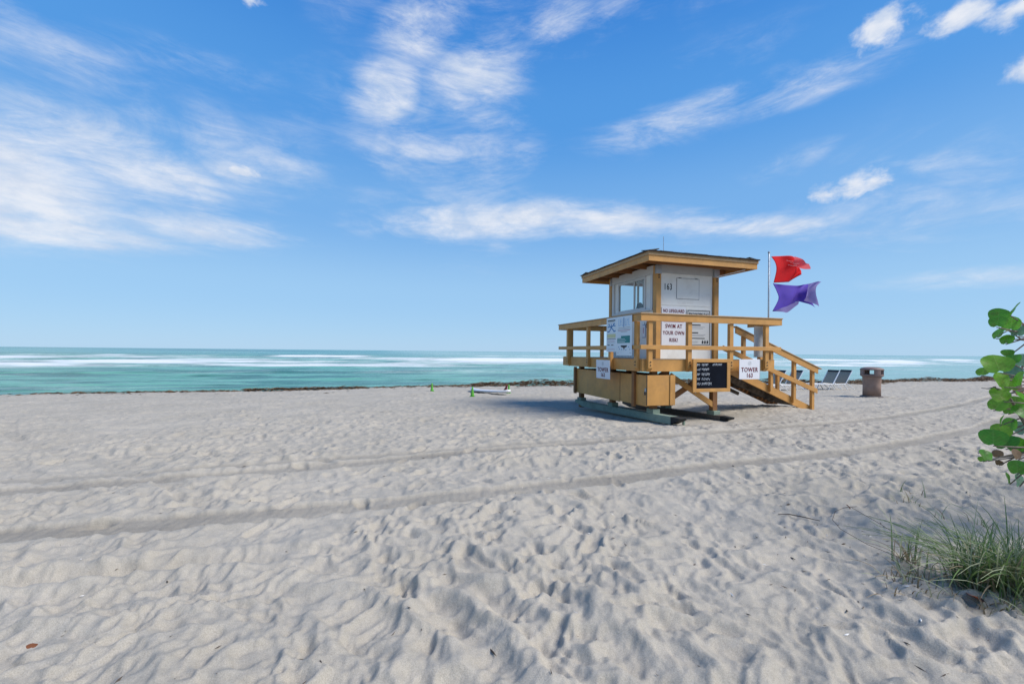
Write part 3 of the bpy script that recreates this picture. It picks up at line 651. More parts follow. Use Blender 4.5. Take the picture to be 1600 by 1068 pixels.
# ---- storage lockers under the deck
LX0, LX1, LY0, LY1, LZ0, LZ1 = .29, 1.04, .16, 4.25, .33, 1.07
lk = empty('locker'); lk.parent = TW
B('side_panel', OCH, LX0, LX0+.03, LY0+.031, 1.36, LZ0, LZ1, lk); B('side_panel', OCH, LX0, LX0+.03, 1.385, LY1, LZ0-.02, LZ1, lk)
B('seam_strip', DARK, LX0+.008, LX0+.025, 1.361, 1.384, LZ0, LZ1, lk, 0)
B('door', OCH, LX0+.002, LX1-.13, LY0, LY0+.029, LZ0+.02, LZ1, lk); B('door_post', OCH, LX1-.125, LX1+.02, LY0-.02, LY0+.05, LZ0+.02, LZ1, lk)
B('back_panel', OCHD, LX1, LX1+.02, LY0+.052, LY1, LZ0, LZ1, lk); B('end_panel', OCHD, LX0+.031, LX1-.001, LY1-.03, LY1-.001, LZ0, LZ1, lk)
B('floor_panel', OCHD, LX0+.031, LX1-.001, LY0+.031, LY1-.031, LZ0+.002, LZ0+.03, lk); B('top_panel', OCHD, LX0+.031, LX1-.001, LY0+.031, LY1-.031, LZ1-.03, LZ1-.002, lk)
for y in (.62, 3.98): B('batten', OCHD, LX0-.07, LX0-.001, y, y+.10, LZ0-.05, LZ1+.06, lk)
la = MB().box(LX0-.022, LX0-.001, LY0+.02, LY0+.075, .68, .76).build('latch', STEEL, lk); MB().box(LX0-.04, LX0-.023, LY0+.03, LY0+.065, .60, .68).build('padlock', DARK, la)
B('hinge_pin', DARK, LX0-.008, LX0+.001, LY0+.005, LY0+.018, LZ0+.03, LZ1, lk, 0)
# ---- legs, braces, skids
for x in (.60, 2.38):
    for y in (.30, 2.2, 4.2): B('leg', OCHD, x-.07, x+.07, y, y+.14, -.02-.045*y, 1.19)
MB().beam((1.05, .33, 1.06), (2.42, .33, .25), .045, .13).build('cross_brace', OCH, TW, .004)
MB().beam((1.05, .39, .44), (2.34, .39, 1.16), .045, .13).build('cross_brace', OCHD, TW, .004)
MB().beam((1.1, 2.17, 1.12), (2.35, 2.17, .30), .045, .13).build('cross_brace', OCHD, TW, .004); MB().beam((1.1, 2.12, .35), (2.35, 2.12, 1.12), .045, .13).build('cross_brace', OCHD, TW, .004)
MB().tube([(1.78, .30, .63), (1.78, .31, .63)], .02, 8).build('bolt', STEEL, TW)
def skid(x0, y0, y1, w, h, z0, z1, mtl):
    # long timber with a slanted, tarred nose at the front
    sk = empty('skid'); sk.parent = TW
    n = 10; m = MB()
    for i in range(n+1):
        t = i/n; y = y0+(y1-y0)*t; z = z0+(z1-z0)*t+.10*max(0, t-.75)**1.3*4*.5+.05*max(0, .15-t); hh = h*(1 if t < .9 else 1-.45*(t-.9)/.1)
        for a, b_ in ((-w/2, 0), (w/2, 0), (w/2, hh), (-w/2, hh)): m.v.append((x0+a, y, z+b_+(h-hh)))
    for i in range(n):
        for k in range(4): m.f.append((i*4+k, i*4+(k+1) % 4, (i+1)*4+(k+1) % 4, (i+1)*4+k))
    m.f += [(3, 2, 1, 0), (n*4, n*4+1, n*4+2, n*4+3)]
    m.build('timber', mtl, sk, .006)
    zf = z0+.05*.15
    MB().prism([(y0-.001, zf+.004), (y0-.001, zf+h-.002), (y0-.30, zf+h-.004), (y0-.28, zf+h-.05)], 0, x0-w/2, x0+w/2).build('nose', SKIDE, sk, .004)
    for y in (.36, 2.26, 4.26): MB().box(x0-.10, x0+.10, y-.13, y+.13, z0+(z1-z0)*(y-y0)/(y1-y0)+h+.001, z0+(z1-z0)*(y-y0)/(y1-y0)+h+.11).build('cleat', SKID, sk, .004)
skid(.60, -.42, 4.55, .20, .18, -.01, -.19, SKID)
skid(2.38, .05, 4.55, .17, .15, -.09, -.27, OLDW)
B('anchor_stake', SKID, .86, .90, -.42, -.36, -.15, .10)
# ---- ramp
rp = empty('ramp'); rp.parent = TW
X0r, Z0r, X1r, Z1r = 3.26, 1.40, 6.70, .02
sl_ = (Z1r-Z0r)/(X1r-X0r)
def rz_(x): return Z0r+sl_*(x-X0r)
for y, mt_ in ((1.15, OCH), (2.30, OCHD)):
    MB().prism([(X0r, rz_(X0r)-.21), (X1r-.42, rz_(X1r-.42)-.21), (X1r, rz_(X1r)-.06), (X1r, rz_(X1r)+.02), (X0r, rz_(X0r)+.02)], 1, y, y+.045).build('stringer', mt_, rp, .004)
pl = MB().box(-.0, .135, 0, 1.098, -.03, 0).mesh('tread_plank', DECK, .003); k = 0; x = X0r+.02
while x < X1r-.1:
    put(pl, 'tread_plank', rp, (x, 1.199, rz_(x)-.005), (0, math.atan(-sl_), 0)); x += .15
for xx in (4.0, 4.9, 5.6): MB().beam((xx, 1.20, rz_(xx)-.13), (xx, 2.295, rz_(xx)-.13), .09, .14).build('cross_joist', OLDW, rp)
MB().beam((3.3, 1.75, rz_(3.3)-.16), (5.9, 1.75, rz_(5.9)-.16), .05, .16).build('centre_beam', OLDW, rp)
MB().beam((3.28, 2.2, 1.02), (5.0, 2.2, .35), .05, .10).build('lower_beam', OLDW, rp)
def hr(x): return 2.31+(1.17-2.31)/(6.92-3.87)*(x-3.87)
def hm(x): return 1.64+(.57-1.64)/(6.8-3.83)*(x-3.83)
for x, zb in ((4.07, rz_(4.07)-.15), (5.07, rz_(5.07)-.15), (5.94, rz_(5.94)-.15), (6.66, -.10)):
    MB().box(x-.05, x+.05, 1.062, 1.148, zb, hr(x)-.10).build('baluster', OCH, rp, .004)
MB().box(5.43, 5.52, 1.20, 1.28, rz_(5.45)-.1, hm(5.45)-.02).build('baluster', OCH, rp, .004)
def rail(f, x0, x1, y0, y1, t0, t1, nm, mt_): MB().prism([(x0, f(x0)-t1), (x1, f(x1)-t1), (x1, f(x1)-t0), (x0, f(x0)-t0)], 1, y0, y1).build(nm, mt_, rp, .004)
rail(hr, 3.72, 6.80, 1.02, 1.06, .015, .19, 'handrail', OCH); rail(hr, 3.72, 6.92, 1.0, 1.15, -.012, .014, 'handrail_cap', CAP)
rail(hm, 3.3, 6.78, 1.02, 1.06, 0, .14, 'mid_rail', OCH)

# ------------------------------------------------------------------ signs (each its own thing, hung on the tower)
def sign(name, x, y, z, w, h, mt, face, label, cat='sign', tilt=0, th=.008):
    # (x, y, z): tower position of the lower left corner as seen; face F front, L left side
    rz = TA if face == 'F' else TA-math.pi/2
    o = empty(name, tloc(x, y, z), rz, label=label, cat=cat); o.rotation_euler = (tilt, 0, rz)
    MB().box(0, w, -th, 0, 0, h).build('board', mt, o, .002); return o
def bar(o, x0, x1, z0, z1, mt, name='printed_line', y=-.0085): MB().box(x0, x1, y-.002, y, z0, z1).build(name, mt, o)
def emblem(o, x, z, r, mt, y=-.0085):
    m = MB(); n = 20
    for r0, r1 in ((r*.86, r), (.25*r, .62*r)):
        b0 = len(m.v)
        for k in range(n):
            a = 2*math.pi*k/n; m.v += [(x+r0*math.cos(a), y-.001, z+r0*math.sin(a)), (x+r1*math.cos(a), y-.001, z+r1*math.sin(a))]
        for k in range(n): m.f.append((b0+2*k, b0+2*k+1, b0+2*((k+1) % n)+1, b0+2*((k+1) % n)))
    m.build('emblem', mt, o)
PALE = mat('pale_grey_print', (.52, .52, .53), .5, .3)
s = sign('tower_sign', 2.80, -.025, .965, .64, .50, SIGN, 'F', 'white TOWER 163 sign hung on the deck edge beside the chalkboard')
lettering('TOWER', .155, RED, s, .32, .235, bold=.003, sx=.88); lettering('163', .15, RED, s, .32, .095, bold=.003, sx=.85); emblem(s, .32, .40, .055, PALE)
MB().box(.642, .66, -.004, .03, .02, .49).build('mounting_strip', STEEL, s)
s = sign('tower_sign', -.03, 2.06, .90, .74, .50, SIGN, 'L', 'white TOWER 163 sign hung over the lockers below the left railing', tilt=.02)
lettering('TOWER', .16, RED, s, .37, .235, bold=.003, sx=.95); lettering('163', .15, RED, s, .37, .095, bold=.003, sx=.95); emblem(s, .37, .40, .055, PALE)
s = sign('warning_sign', 1.40, HY0-.012, 1.79, .76, 1.05, SIGN, 'F', 'white warning sign reading SWIM AT YOUR OWN RISK on the hut wall')
lettering('NO LIFEGUARD', .125, RED, s, .38, .94, bold=.004, sx=.70); lettering('ON DUTY', .125, RED, s, .38, .77, bold=.004, sx=.78); bar(s, .06, .70, .645, .655, PINKI)
lettering('SWIM AT', .15, RED, s, .38, .53, bold=.003, sx=.80); lettering('YOUR OWN', .14, RED, s, .38, .35, bold=.003, sx=.80); lettering('RISK!', .14, RED, s, .38, .16, bold=.003, sx=.80)
s = sign('bathing_notice', 2.19, HY0-.012, 1.80, .80, 1.00, SIGNG, 'F', 'grey notice with black border and lines of small print on hut wall')
for a in ((.03, .77, .955, .975), (.03, .05, .03, .953), (.75, .77, .03, .953), (.052, .748, .03, .045)): bar(s, *a, INK, 'border')
lettering('BEACH BATHING PLACE', .085, INK, s, .40, .875, bold=.002, sx=.64)
for z, w, t in ((.745, .5, .02), (.70, .42, .012), (.56, .36, .03), (.515, .50, .014), (.475, .44, .012), (.35, .28, .03), (.305, .52, .014), (.27, .46, .012), (.20, .5, .025), (.12, .28, .012), (.09, .26, .01)):
    bar(s, .10, .10+w, z, z+t, INK if t >= .02 else GREYI)
for i, x in enumerate((.50, .58, .66)): MB().prism([(x, .07), (x+.05, .07), (x+.06, .12), (x+.03, .17), (x+.005, .13)], 1, -.0105, -.0085).build('pictogram', INK, s)
s = sign('rip_current_poster', -.012, 1.55, 1.62, .50, .88, SIGNB, 'L', 'narrow poster with blue swimmer diagram on left railing', cat='poster')
bar(s, .06, .44, .79, .82, INK); bar(s, .10, .38, .755, .768, GREYI); bar(s, .04, .46, .36, .46, YEL); bar(s, .03, .47, .325, .338, RED); bar(s, .06, .42, .27, .28, PINKI); bar(s, .06, .42, .235, .243, GREYI)
bar(s, .06, .17, .165, .185, INK); bar(s, .24, .36, .165, .185, INK); bar(s, .06, .42, .06, .07, PINKI)
for pts in ([(.05, .53), (.13, .52), (.20, .57), (.25, .66), (.25, .72)], [(.25, .62), (.33, .57), (.38, .52), (.46, .54)], [(.06, .64), (.15, .66), (.25, .64), (.36, .68), (.45, .66)], [(.10, .72), (.18, .69)], [(.33, .70), (.42, .73)]):
    m = MB()
    for p, q in zip(pts[:-1], pts[1:]): m.beam((p[0], -.0095, p[1]), (q[0], -.0095, q[1]), .002, .028, up=(0, 1, 0)) if False else m.beam((p[0], -.0095, p[1]), (q[0], -.0095, q[1]), .03, .002, up=(0, 1, 0))
    m.build('swimmer_diagram', BLUE, s)
s = sign('beach_poster', -.022, 1.03, 1.53, .70, .97, SIGNB, 'L', 'larger pale poster with teal block at the railing corner', cat='poster')
r3 = random.Random(9)
for i in range(7):
    x = .10+i*.075; m = MB().box(x, x+.018, -.0105, -.0085, .73, .91)
    if i % 2: m.box(x+.0185, x+.05, -.0105, -.0085, .80+.03*(i % 3), .82+.03*(i % 3))
    else: m.box(x+.0185, x+.05, -.0105, -.0085, .73, .752)
    m.build('tall_lettering', LBLUE, s)
bar(s, .33, .36, .70, .93, BLUE, 'tall_lettering')
for z, a, b_, mt_ in ((.68, .10, .62, GREYI), (.64, .06, .64, GREYI), (.61, .08, .62, PINKI), (.58, .2, .5, GREYI)): bar(s, a, b_, z, z+.012, mt_)
bar(s, .05, .62, .31, .43, TEAL, 'teal_block'); bar(s, .22, .62, .432, .485, TEAL, 'teal_block')
for i in range(3): bar(s, .08, .40+.06*(i % 2), .33+i*.035, .34+i*.035, SIGNB, y=-.0107)
m = MB().prism([(.20, .25), (.50, .25), (.47, .21), (.39, .19), (.36, .13), (.33, .19), (.23, .21)], 1, -.0105, -.0085); m.build('emblem', INK, s)
for p in ((.10, .20), (.14, .15), (.55, .2), (.6, .14), (.43, .13), (.07, .06), (.62, .06), (.24, .14)): bar(s, p[0], p[0]+.03, p[1], p[1]+.022, BLUE if r3.random() < .5 else GREYI)
s = sign('small_notice', HX0-.011, 1.78, 2.02, .14, .36, SIGN, 'L', 'small framed notice on the left hut wall behind the rail post')
for a in ((.0, .14, .345, .36), (.0, .14, 0, .015), (.126, .14, .016, .344)): bar(s, *a, BLUE, 'border')
bar(s, .03, .06, .12, .28, PINKI)
s = sign('blank_board', 3.53, .24, 1.52, .40, .80, GRYP, 'F', 'plain whitish blank board behind the right end of the railing', cat='board', th=.012)
# chalkboard
cb = empty('chalkboard', tloc(1.40, -.035, .67), TA, label='wood framed chalkboard with white handwriting hung on the deck edge', cat='chalkboard')
MB().box(.08, 1.02, -.012, .0, .08, .72).build('slate', SLATE, cb)
for a in ((0, 1.10, 0, .085), (0, 1.10, .715, .80)): MB().box(a[0], a[1], -.03, .012, a[2], a[3]).build('frame', OCH, cb, .004)
for a in ((0, .10), (1.0, 1.10)): MB().box(a[0], a[1], -.029, .011, .087, .713).build('frame', OCH, cb, .004)
r4 = random.Random(21)
def scribble(x0, x1, z, h):
    x = x0
    while x < x1:
        w = h*r4.uniform(.35, .6); k = r4.randrange(4); pts = []
        for i in range(6):
            a = i/5*math.pi*(1.2+r4.random()) + k; pts.append((x+w*.5+w*.5*math.cos(a), -.0135, z+h*.5*math.sin(a*.9+k)+r4.uniform(-.1, .1)*h))
        MB().tube(pts, .0042, 5).build('chalk_stroke', CHALK, cb); x += w*r4.uniform(1.1, 1.5)
for i, z in enumerate((.655, .545, .43, .315, .20)):
    scribble(.12, .20, z, .055); scribble(.26, .44+.02*i, z, .062)
scribble(.58, .86, .665, .05)

# ------------------------------------------------------------------ flag pole and flags
fp = empty('flagpole', tloc(3.95, .19, 1.45), TA, label='thin grey flagpole standing at the right end of the deck', cat='flagpole')
MB().tube([(0, 0, 0), (0, 0, 2.79)], .016, 10).build('pole', STEEL, fp, smooth=True); MB().lathe([(.024, 2.79), (.03, 2.80), (.026, 2.83), (.005, 2.84)], 10).build('pole_cap', STEEL, fp)
MB().tube([(.0, -.03, .9), (.02, -.03, 2.7)], .004, 5).build('halyard', WPL, fp)
def curve3(pts, n):
    out = []; P = [(2*pts[0][0]-pts[1][0], 2*pts[0][1]-pts[1][1])]+list(pts)+[(2*pts[-1][0]-pts[-2][0], 2*pts[-1][1]-pts[-2][1])]
    m = len(pts)-1
    for i in range(n):
        t = i/(n-1)*m; k = min(int(t), m-1); t -= k; p0, p1, p2, p3 = P[k:k+4]
        out.append(np.array([.5*(2*p1[j]+(p2[j]-p0[j])*t+(2*p0[j]-5*p1[j]+4*p2[j]-p3[j])*t*t+(3*p1[j]-p0[j]-3*p2[j]+p3[j])*t**3) for j in (0, 1)]))
    return out
def coons(top, bot, lef, rig, n=26, depth=None):
    T, Bo, Le, Ri = curve3(top, n), curve3(bot, n), curve3(lef, n), curve3(rig, n); m = MB()
    for i in range(n):
        for j in range(n):
            s_, t = j/(n-1), i/(n-1)
            p = (1-t)*T[j]+t*Bo[j]+(1-s_)*Le[i]+s_*Ri[i]-((1-s_)*(1-t)*T[0]+s_*(1-t)*T[-1]+(1-s_)*t*Bo[0]+s_*t*Bo[-1])
            m.v.append((p[0]-3.95, depth(s_, t), p[1]))
    for i in range(n-1):
        for j in range(n-1): m.f.append((i*n+j, i*n+j+1, (i+1)*n+j+1, (i+1)*n+j))
    return m
def flag(name, label, m, mt, z0):
    o = empty(name, tloc(3.95, .16, 0), TA, label=label, cat='flag'); c = m.build('cloth', mt, o, smooth=True)
    sm = c.modifiers.new('thickness', 'SOLIDIFY'); sm.thickness = .003; return o
f1 = flag('red_flag', 'red flag flying from the top of the flagpole', coons([(3.99, 4.15), (4.3, 4.19), (4.6, 4.20), (4.86, 4.12)], [(4.08, 3.47), (4.45, 3.50), (4.75, 3.56), (5.0, 3.74)], [(3.99, 4.15), (4.13, 4.0), (4.17, 3.8), (4.08, 3.47)], [(4.86, 4.12), (5.0, 4.0), (5.13, 3.86), (5.0, 3.74)],
          depth=lambda s_, t: .10*s_*math.sin(s_*7+t*3)+.05*math.sin(t*5+s_*4)*s_), FRED, 0)
fo = coons([(4.62, 4.17), (4.85, 4.10), (5.02, 4.04), (5.20, 4.02)], [(4.55, 3.98), (4.75, 3.92), (4.95, 3.86), (5.12, 3.86)], [(4.62, 4.17), (4.58, 4.1), (4.56, 4.04), (4.55, 3.98)], [(5.20, 4.02), (5.18, 3.97), (5.15, 3.91), (5.12, 3.86)], 14, depth=lambda s_, t: -.13-.05*math.sin(s_*5+t*3))
fo.build('folded_corner', FRED2, f1, smooth=True)
for i, (x, z) in enumerate(((4.35, 4.05), (4.50, 4.00), (4.42, 3.94))):
    MB().tube([(x-3.95, -.12, z), (x-3.95+.12, -.16, z-.03), (x-3.95+.26, -.16, z-.01)], .004, 4).build('printed_stroke', PINKI, f1)
f2 = flag('purple_flag', 'purple flag flying below the red one', coons([(4.06, 3.45), (4.4, 3.44), (4.85, 3.43), (5.25, 3.50), (5.59, 3.56)], [(4.05, 2.72), (4.3, 2.73), (4.58, 2.76), (4.98, 3.02), (5.20, 2.98), (5.42, 2.87)], [(4.06, 3.45), (4.19, 3.25), (4.25, 3.05), (4.05, 2.72)], [(5.59, 3.56), (5.34, 3.40), (5.25, 3.20), (5.31, 3.05), (5.42, 2.87)],
          depth=lambda s_, t: .13*s_*math.sin(s_*8+t*2.5+1)+.06*math.sin(t*6+s_*3)*s_), FPUR, 0)
fo = coons([(5.08, 3.47), (5.25, 3.52), (5.45, 3.56), (5.62, 3.57)], [(4.98, 3.03), (5.12, 3.0), (5.28, 2.93), (5.44, 2.87)], [(5.08, 3.47), (4.98, 3.3), (5.02, 3.15), (4.98, 3.03)], [(5.62, 3.57), (5.36, 3.40), (5.28, 3.20), (5.44, 2.87)], 14, depth=lambda s_, t: -.16-.06*math.sin(s_*5+t*4))
fo.build('folded_edge', FPUR2, f2, smooth=True)
fo = coons([(4.06, 2.74), (4.2, 2.80), (4.5, 2.88), (4.85, 3.02)], [(4.04, 2.71), (4.25, 2.70), (4.5, 2.71), (4.83, 2.93)], [(4.06, 2.74), (4.055, 2.73), (4.05, 2.72), (4.04, 2.71)], [(4.85, 3.02), (4.85, 3.0), (4.84, 2.97), (4.83, 2.93)], 12, depth=lambda s_, t: -.10-.04*math.sin(s_*6))
fo.build('folded_edge', FPUR2, f2, smooth=True)
# ------------------------------------------------------------------ litter bin
bx_, by_ = 14.49, 17.05
bn = empty('litter_bin', (bx_, by_, sz(bx_, by_)-.02), R(-25), label='brown round litter bin with domed hood standing alone on the sand', cat='litter bin')
MB().lathe([(.36, 0), (.38, .02), (.38, .07), (.33, .10)], 28).build('base', BINK, bn, smooth=False)
MB().lathe([(.29, .10), (.285, .5), (.30, .84), (.31, .86)], 28).build('body', BINB, bn, smooth=True)
MB().lathe([(.315, .861), (.37, .90), (.375, .955), (.34, .965)], 28).build('lid_rim', BINL, bn, smooth=False)
n = 4
for k in range(4):
    a = k*math.pi/2+.25; m = MB(); st = 6
    for i in range(st+1):
        t = a+(i/st-.5)*.62
        for r_, z in ((.375, .956), (.375, 1.13), (.31, 1.13), (.31, .956)): m.v.append((r_*math.cos(t), r_*math.sin(t), z))
    for i in range(st):
        for q in range(4): m.f.append((i*4+q, i*4+(q+1) % 4, (i+1)*4+(q+1) % 4, (i+1)*4+q))
    m.f += [(3, 2, 1, 0), (st*4, st*4+1, st*4+2, st*4+3)]; m.build('hood_pillar', BINL, bn)
MB().lathe([(.38, 1.131), (.385, 1.16), (.33, 1.21), (.2, 1.245), (.02, 1.255)], 28).build('hood_top', BINL, bn, smooth=True)
# ------------------------------------------------------------------ sun loungers
def lounger(x, y, rz, label):
    o = empty('sun_lounger', (x, y, base_zf(x, y)+.02), rz, label=label, cat='lounger', group='white framed loungers on the sand behind the tower')
    for s_ in (-1, 1):
        MB().tube([(-1.25, s_*.30, .30), (.02, s_*.30, .30)], .022, 6).build('side_rail', WPL, o)
        MB().tube([(0, s_*.30, .30), (.46, s_*.30, .98)], .022, 6).build('back_rail', WPL, o)
        MB().tube([(-1.05, s_*.30, .30), (-1.22, s_*.32, -.05)], .02, 6).build('leg', WPL, o); MB().tube([(-.15, s_*.30, .30), (.16, s_*.32, -.05)], .02, 6).build('leg', WPL, o)
        MB().tube([(.05, s_*.33, .34), (.62, s_*.33, -.04)], .018, 6).build('back_strut', WPL, o)
    MB().tube([(-1.25, -.3, .30), (-1.25, .3, .30)], .02, 6).build('foot_bar', WPL, o); MB().tube([(-1.22, -.32, 0), (-1.22, .32, 0)], .018, 6).build('floor_bar', WPL, o)
    MB().beam((-1.22, 0, .305), (-.02, 0, .285), .56, .012).build('seat_sling', FAB, o)
    bs = MB().beam((.03, 0, .34), (.455, 0, .97), .56, .014, up=(-1, 0, 0)).build('back_sling', FAB, o)
    MB().beam((.415, 0, .925), (.475, 0, 1.01), .58, .05, up=(-1, 0, 0)).build('headrest', DARK, bs)
    return o
lounger(16.6, 22.3, R(16), 'lounger with raised back, left one of the pair beside the bin')
lounger(17.5, 22.6, R(16), 'lounger with raised back, right one of the pair nearest the bin')
lounger(13.1, 21.2, R(16), 'lounger seen through the ramp railing, farther left of the two')
lounger(14.15, 21.5, R(16), 'lounger seen through the ramp railing, nearer the end post')
# ------------------------------------------------------------------ cones and board
def cone(x, y, label, rz=0):
    o = empty('marker_cone', (x, y, sz(x, y)-.01), rz, label=label, cat='cone', group='green cones by the water')
    MB().prism([(-.11, -.09), (-.09, -.11), (.09, -.11), (.11, -.09), (.11, .09), (.09, .11), (-.09, .11), (-.11, .09)], 2, 0, .03).build('base', GREEN, o)
    MB().lathe([(.085, .031), (.075, .07), (.05, .22), (.036, .33), (.034, .40), (.02, .41)], 16).build('cone_body', GREEN, o, smooth=True)
cone(-3.79, 20.17, 'green cone at the seaweed edge, leftmost of the three cones')
cone(-1.58, 17.1, 'green cone standing nearest, at the left tip of the white board')
cone(-.13, 19.6, 'green cone at the right end of the white board, against seaweed')
pb = empty('paddle_board', (-1.0, 19.1, sz(-1.0, 19.1)+.06), R(-42), label='white paddle board lying on the sand between the green cones', cat='paddle board')
pb.rotation_euler = (R(-4), R(-2), R(-42))
prof = [(-1.25, .02, .10), (-1.1, .16, .05), (-.8, .27, .01), (-.2, .34, 0), (.4, .33, 0), (.85, .27, .01), (1.1, .18, .03), (1.22, .09, .06)]
m = MB()
for x, w, z in prof:
    for a, b_ in ((-w, .05), (-w*.8, .105), (w*.8, .105), (w, .05), (w*.7, 0), (-w*.7, 0)): m.v.append((x, a, z+b_))
for i in range(len(prof)-1):
    for k in range(6): m.f.append((i*6+k, i*6+(k+1) % 6, (i+1)*6+(k+1) % 6, (i+1)*6+k))
m.f += [tuple(range(6))[::-1], tuple((len(prof)-1)*6+k for k in range(6))]
m.build('hull', WPL, pb, smooth=True)
MB().prism([(.86, .12), (1.06, .12), (1.08, .30), (1.02, .36), (.98, .26)], 1, -.012, .012).build('fin', RED, pb)
# ------------------------------------------------------------------ seaweed bank along the waterline
r5 = random.Random(77); V_, F_ = [], []
def weed(u, v, s_, h):
    x, y = XY(u, v); z = base_zf(x, y)+h
    a = BE+r5.gauss(0, .55); ln = s_*r5.uniform(1.0, 2.4); w = s_*r5.uniform(.15, .4); dx, dy = math.cos(a)*ln, math.sin(a)*ln; tz = r5.uniform(-.3, .5)*s_
    n_ = len(V_); px, py = -math.sin(a)*w, math.cos(a)*w
    V_.extend([(x-dx, y-dy, z-tz*.3), (x+px, y+py, z+w*.8), (x+dx, y+dy, z+tz), (x-px, y-py, z+.02)]); F_.append((n_, n_+1, n_+2, n_+3))
u = -30.
while u < 75:
    crest = 23.6+1.3*math.sin(u*.11+1)+.6*math.sin(u*.37)
    if u > 5: amt, hh, wd = 18, .27+.10*math.sin(u*.8)+.05*math.sin(u*2.3), 1.1
    elif -6.5 < u < -1: amt, hh, wd = 9, .13, .45
    elif u > -1.5: amt, hh, wd = 4, .08, 1.0
    else: amt, hh, wd = 3 if math.sin(u*1.3)+math.sin(u*.47) > -.3 else 1, .05, .45
    if u > 30: hh *= .8
    for k in range(amt):
        q = r5.gauss(0, .5); weed(u+r5.uniform(0, .1), crest-.25+q*wd, r5.uniform(.06, .17), max(0, hh*math.exp(-(q*1.3)**2)*r5.uniform(.2, 1.05)))
    if r5.random() < .12: weed(u, crest-r5.uniform(1, 3.5), r5.uniform(.04, .1), .02)
    u += .1 if u < 30 else .14
me = bpy.data.meshes.new('seaweed'); me.from_pydata(V_, [], F_); me.materials.append(WEED)
o = bpy.data.objects.new('seaweed', me); COL.objects.link(o); tag(o, 'dark brown bank of dry seaweed along the waterline', 'seaweed', kind='stuff')
# ------------------------------------------------------------------ grass clumps
def blades(mb, x, y, h, lean, az, w):
    z0 = sz(x, y)-.02; n_ = 7; dx, dy = math.cos(az), math.sin(az); px, py = -dy*w, dx*w; i0 = len(mb.v)
    for i in range(n_):
        t = i/(n_-1); q = lean*h*t**1.9; zz_ = h*(t-(.42*lean)*t**2.6); k = (1-t**2.2)*.9+.1
        mb.v += [(x+dx*q+px*k, y+dy*q+py*k, z0+zz_), (x+dx*q-px*k, y+dy*q-py*k, z0+zz_+.002)]
    for i in range(n_-1): mb.f.append((i0+2*i, i0+2*i+1, i0+2*i+3, i0+2*i+2))
SZC = {}
def clump(label, spots, seed, count, hmin, hmax, mix=(.6, .28, .12)):
    rr = random.Random(seed); cx_, cy_ = spots[0][0], spots[0][1]
    o = empty('grass_clump', (0, 0, 0), label=label, cat='grass')
    mbs = [MB(), MB(), MB()]
    for i in range(count):
        sp = spots[rr.randrange(len(spots))]; x = rr.gauss(sp[0], sp[2]); y = rr.gauss(sp[1], sp[2]*.7)
        az_ = math.atan2(y-sp[1]+rr.gauss(0, .12), x-sp[0]+rr.gauss(.06, .14)); h = rr.uniform(hmin, hmax)*(1 if rr.random() > .12 else 1.25)
        k = rr.choices((0, 1, 2), mix)[0]; blades(mbs[k], x, y, h*(.75 if k == 2 else 1), rr.uniform(.2, 1.35)*(1.2 if k == 2 else 1), az_, rr.uniform(.0025, .0052))
    for k, nm in enumerate(('green_blades', 'pale_blades', 'dry_blades')):
        if mbs[k].v: tag(mbs[k].build(nm, GRA[k], o, smooth=True), kind='stuff')
    return o
clump('dense green clump of long beach grass under the sea grape', [(3.17, 2.86, .07), (3.32, 2.80, .09), (3.08, 2.82, .05), (3.48, 2.84, .10), (3.25, 2.70, .07)], 1, 680, .26, .55)
clump('thin tuft of wiry grass left of the dense grass clump', [(3.02, 3.18, .05), (2.94, 3.15, .04)], 2, 40, .22, .42, (.35, .35, .3))
clump('low matted dry grass at the foot of the dense clump', [(2.86, 2.95, .12), (3.0, 2.66, .12), (3.25, 2.58, .13), (2.72, 2.85, .10)], 3, 190, .08, .20, (.1, .25, .65))
clump('small pale sprigs of grass on the sand below the sea grape', [(4.55, 4.75, .10), (4.25, 4.55, .07)], 4, 26, .08, .22, (.2, .6, .2))
clump('sparse yellowish sprig beyond the dense grass', [(4.15, 4.1, .05), (4.4, 3.95, .05)], 5, 16, .10, .25, (.1, .7, .2))
# two long runners arching over the sand
ru = empty('grass_runner', (0, 0, 0), label='thin brown runner arching from the grass to a dead leaf', cat='runner')
z0 = sz(2.8, 3.2)
MB().tube([tuple(p) for p in [(3.15, 2.9, z0+.03), (2.95, 3.05, z0+.07), (2.74, 3.25, z0+.13), (2.62, 3.36, z0+.2), (2.6, 3.42, z0+.25), (2.66, 3.47, z0+.3), (2.76, 3.5, z0+.32), (2.86, 3.5, z0+.33)]], .002, 5).build('stem', TWG, ru)
MB().tube([(3.15, 2.95, z0+.05), (3.02, 3.15, z0+.16), (2.9, 3.33, z0+.26), (2.8, 3.48, z0+.33)], .0018, 5).build('stem', TWG, ru)
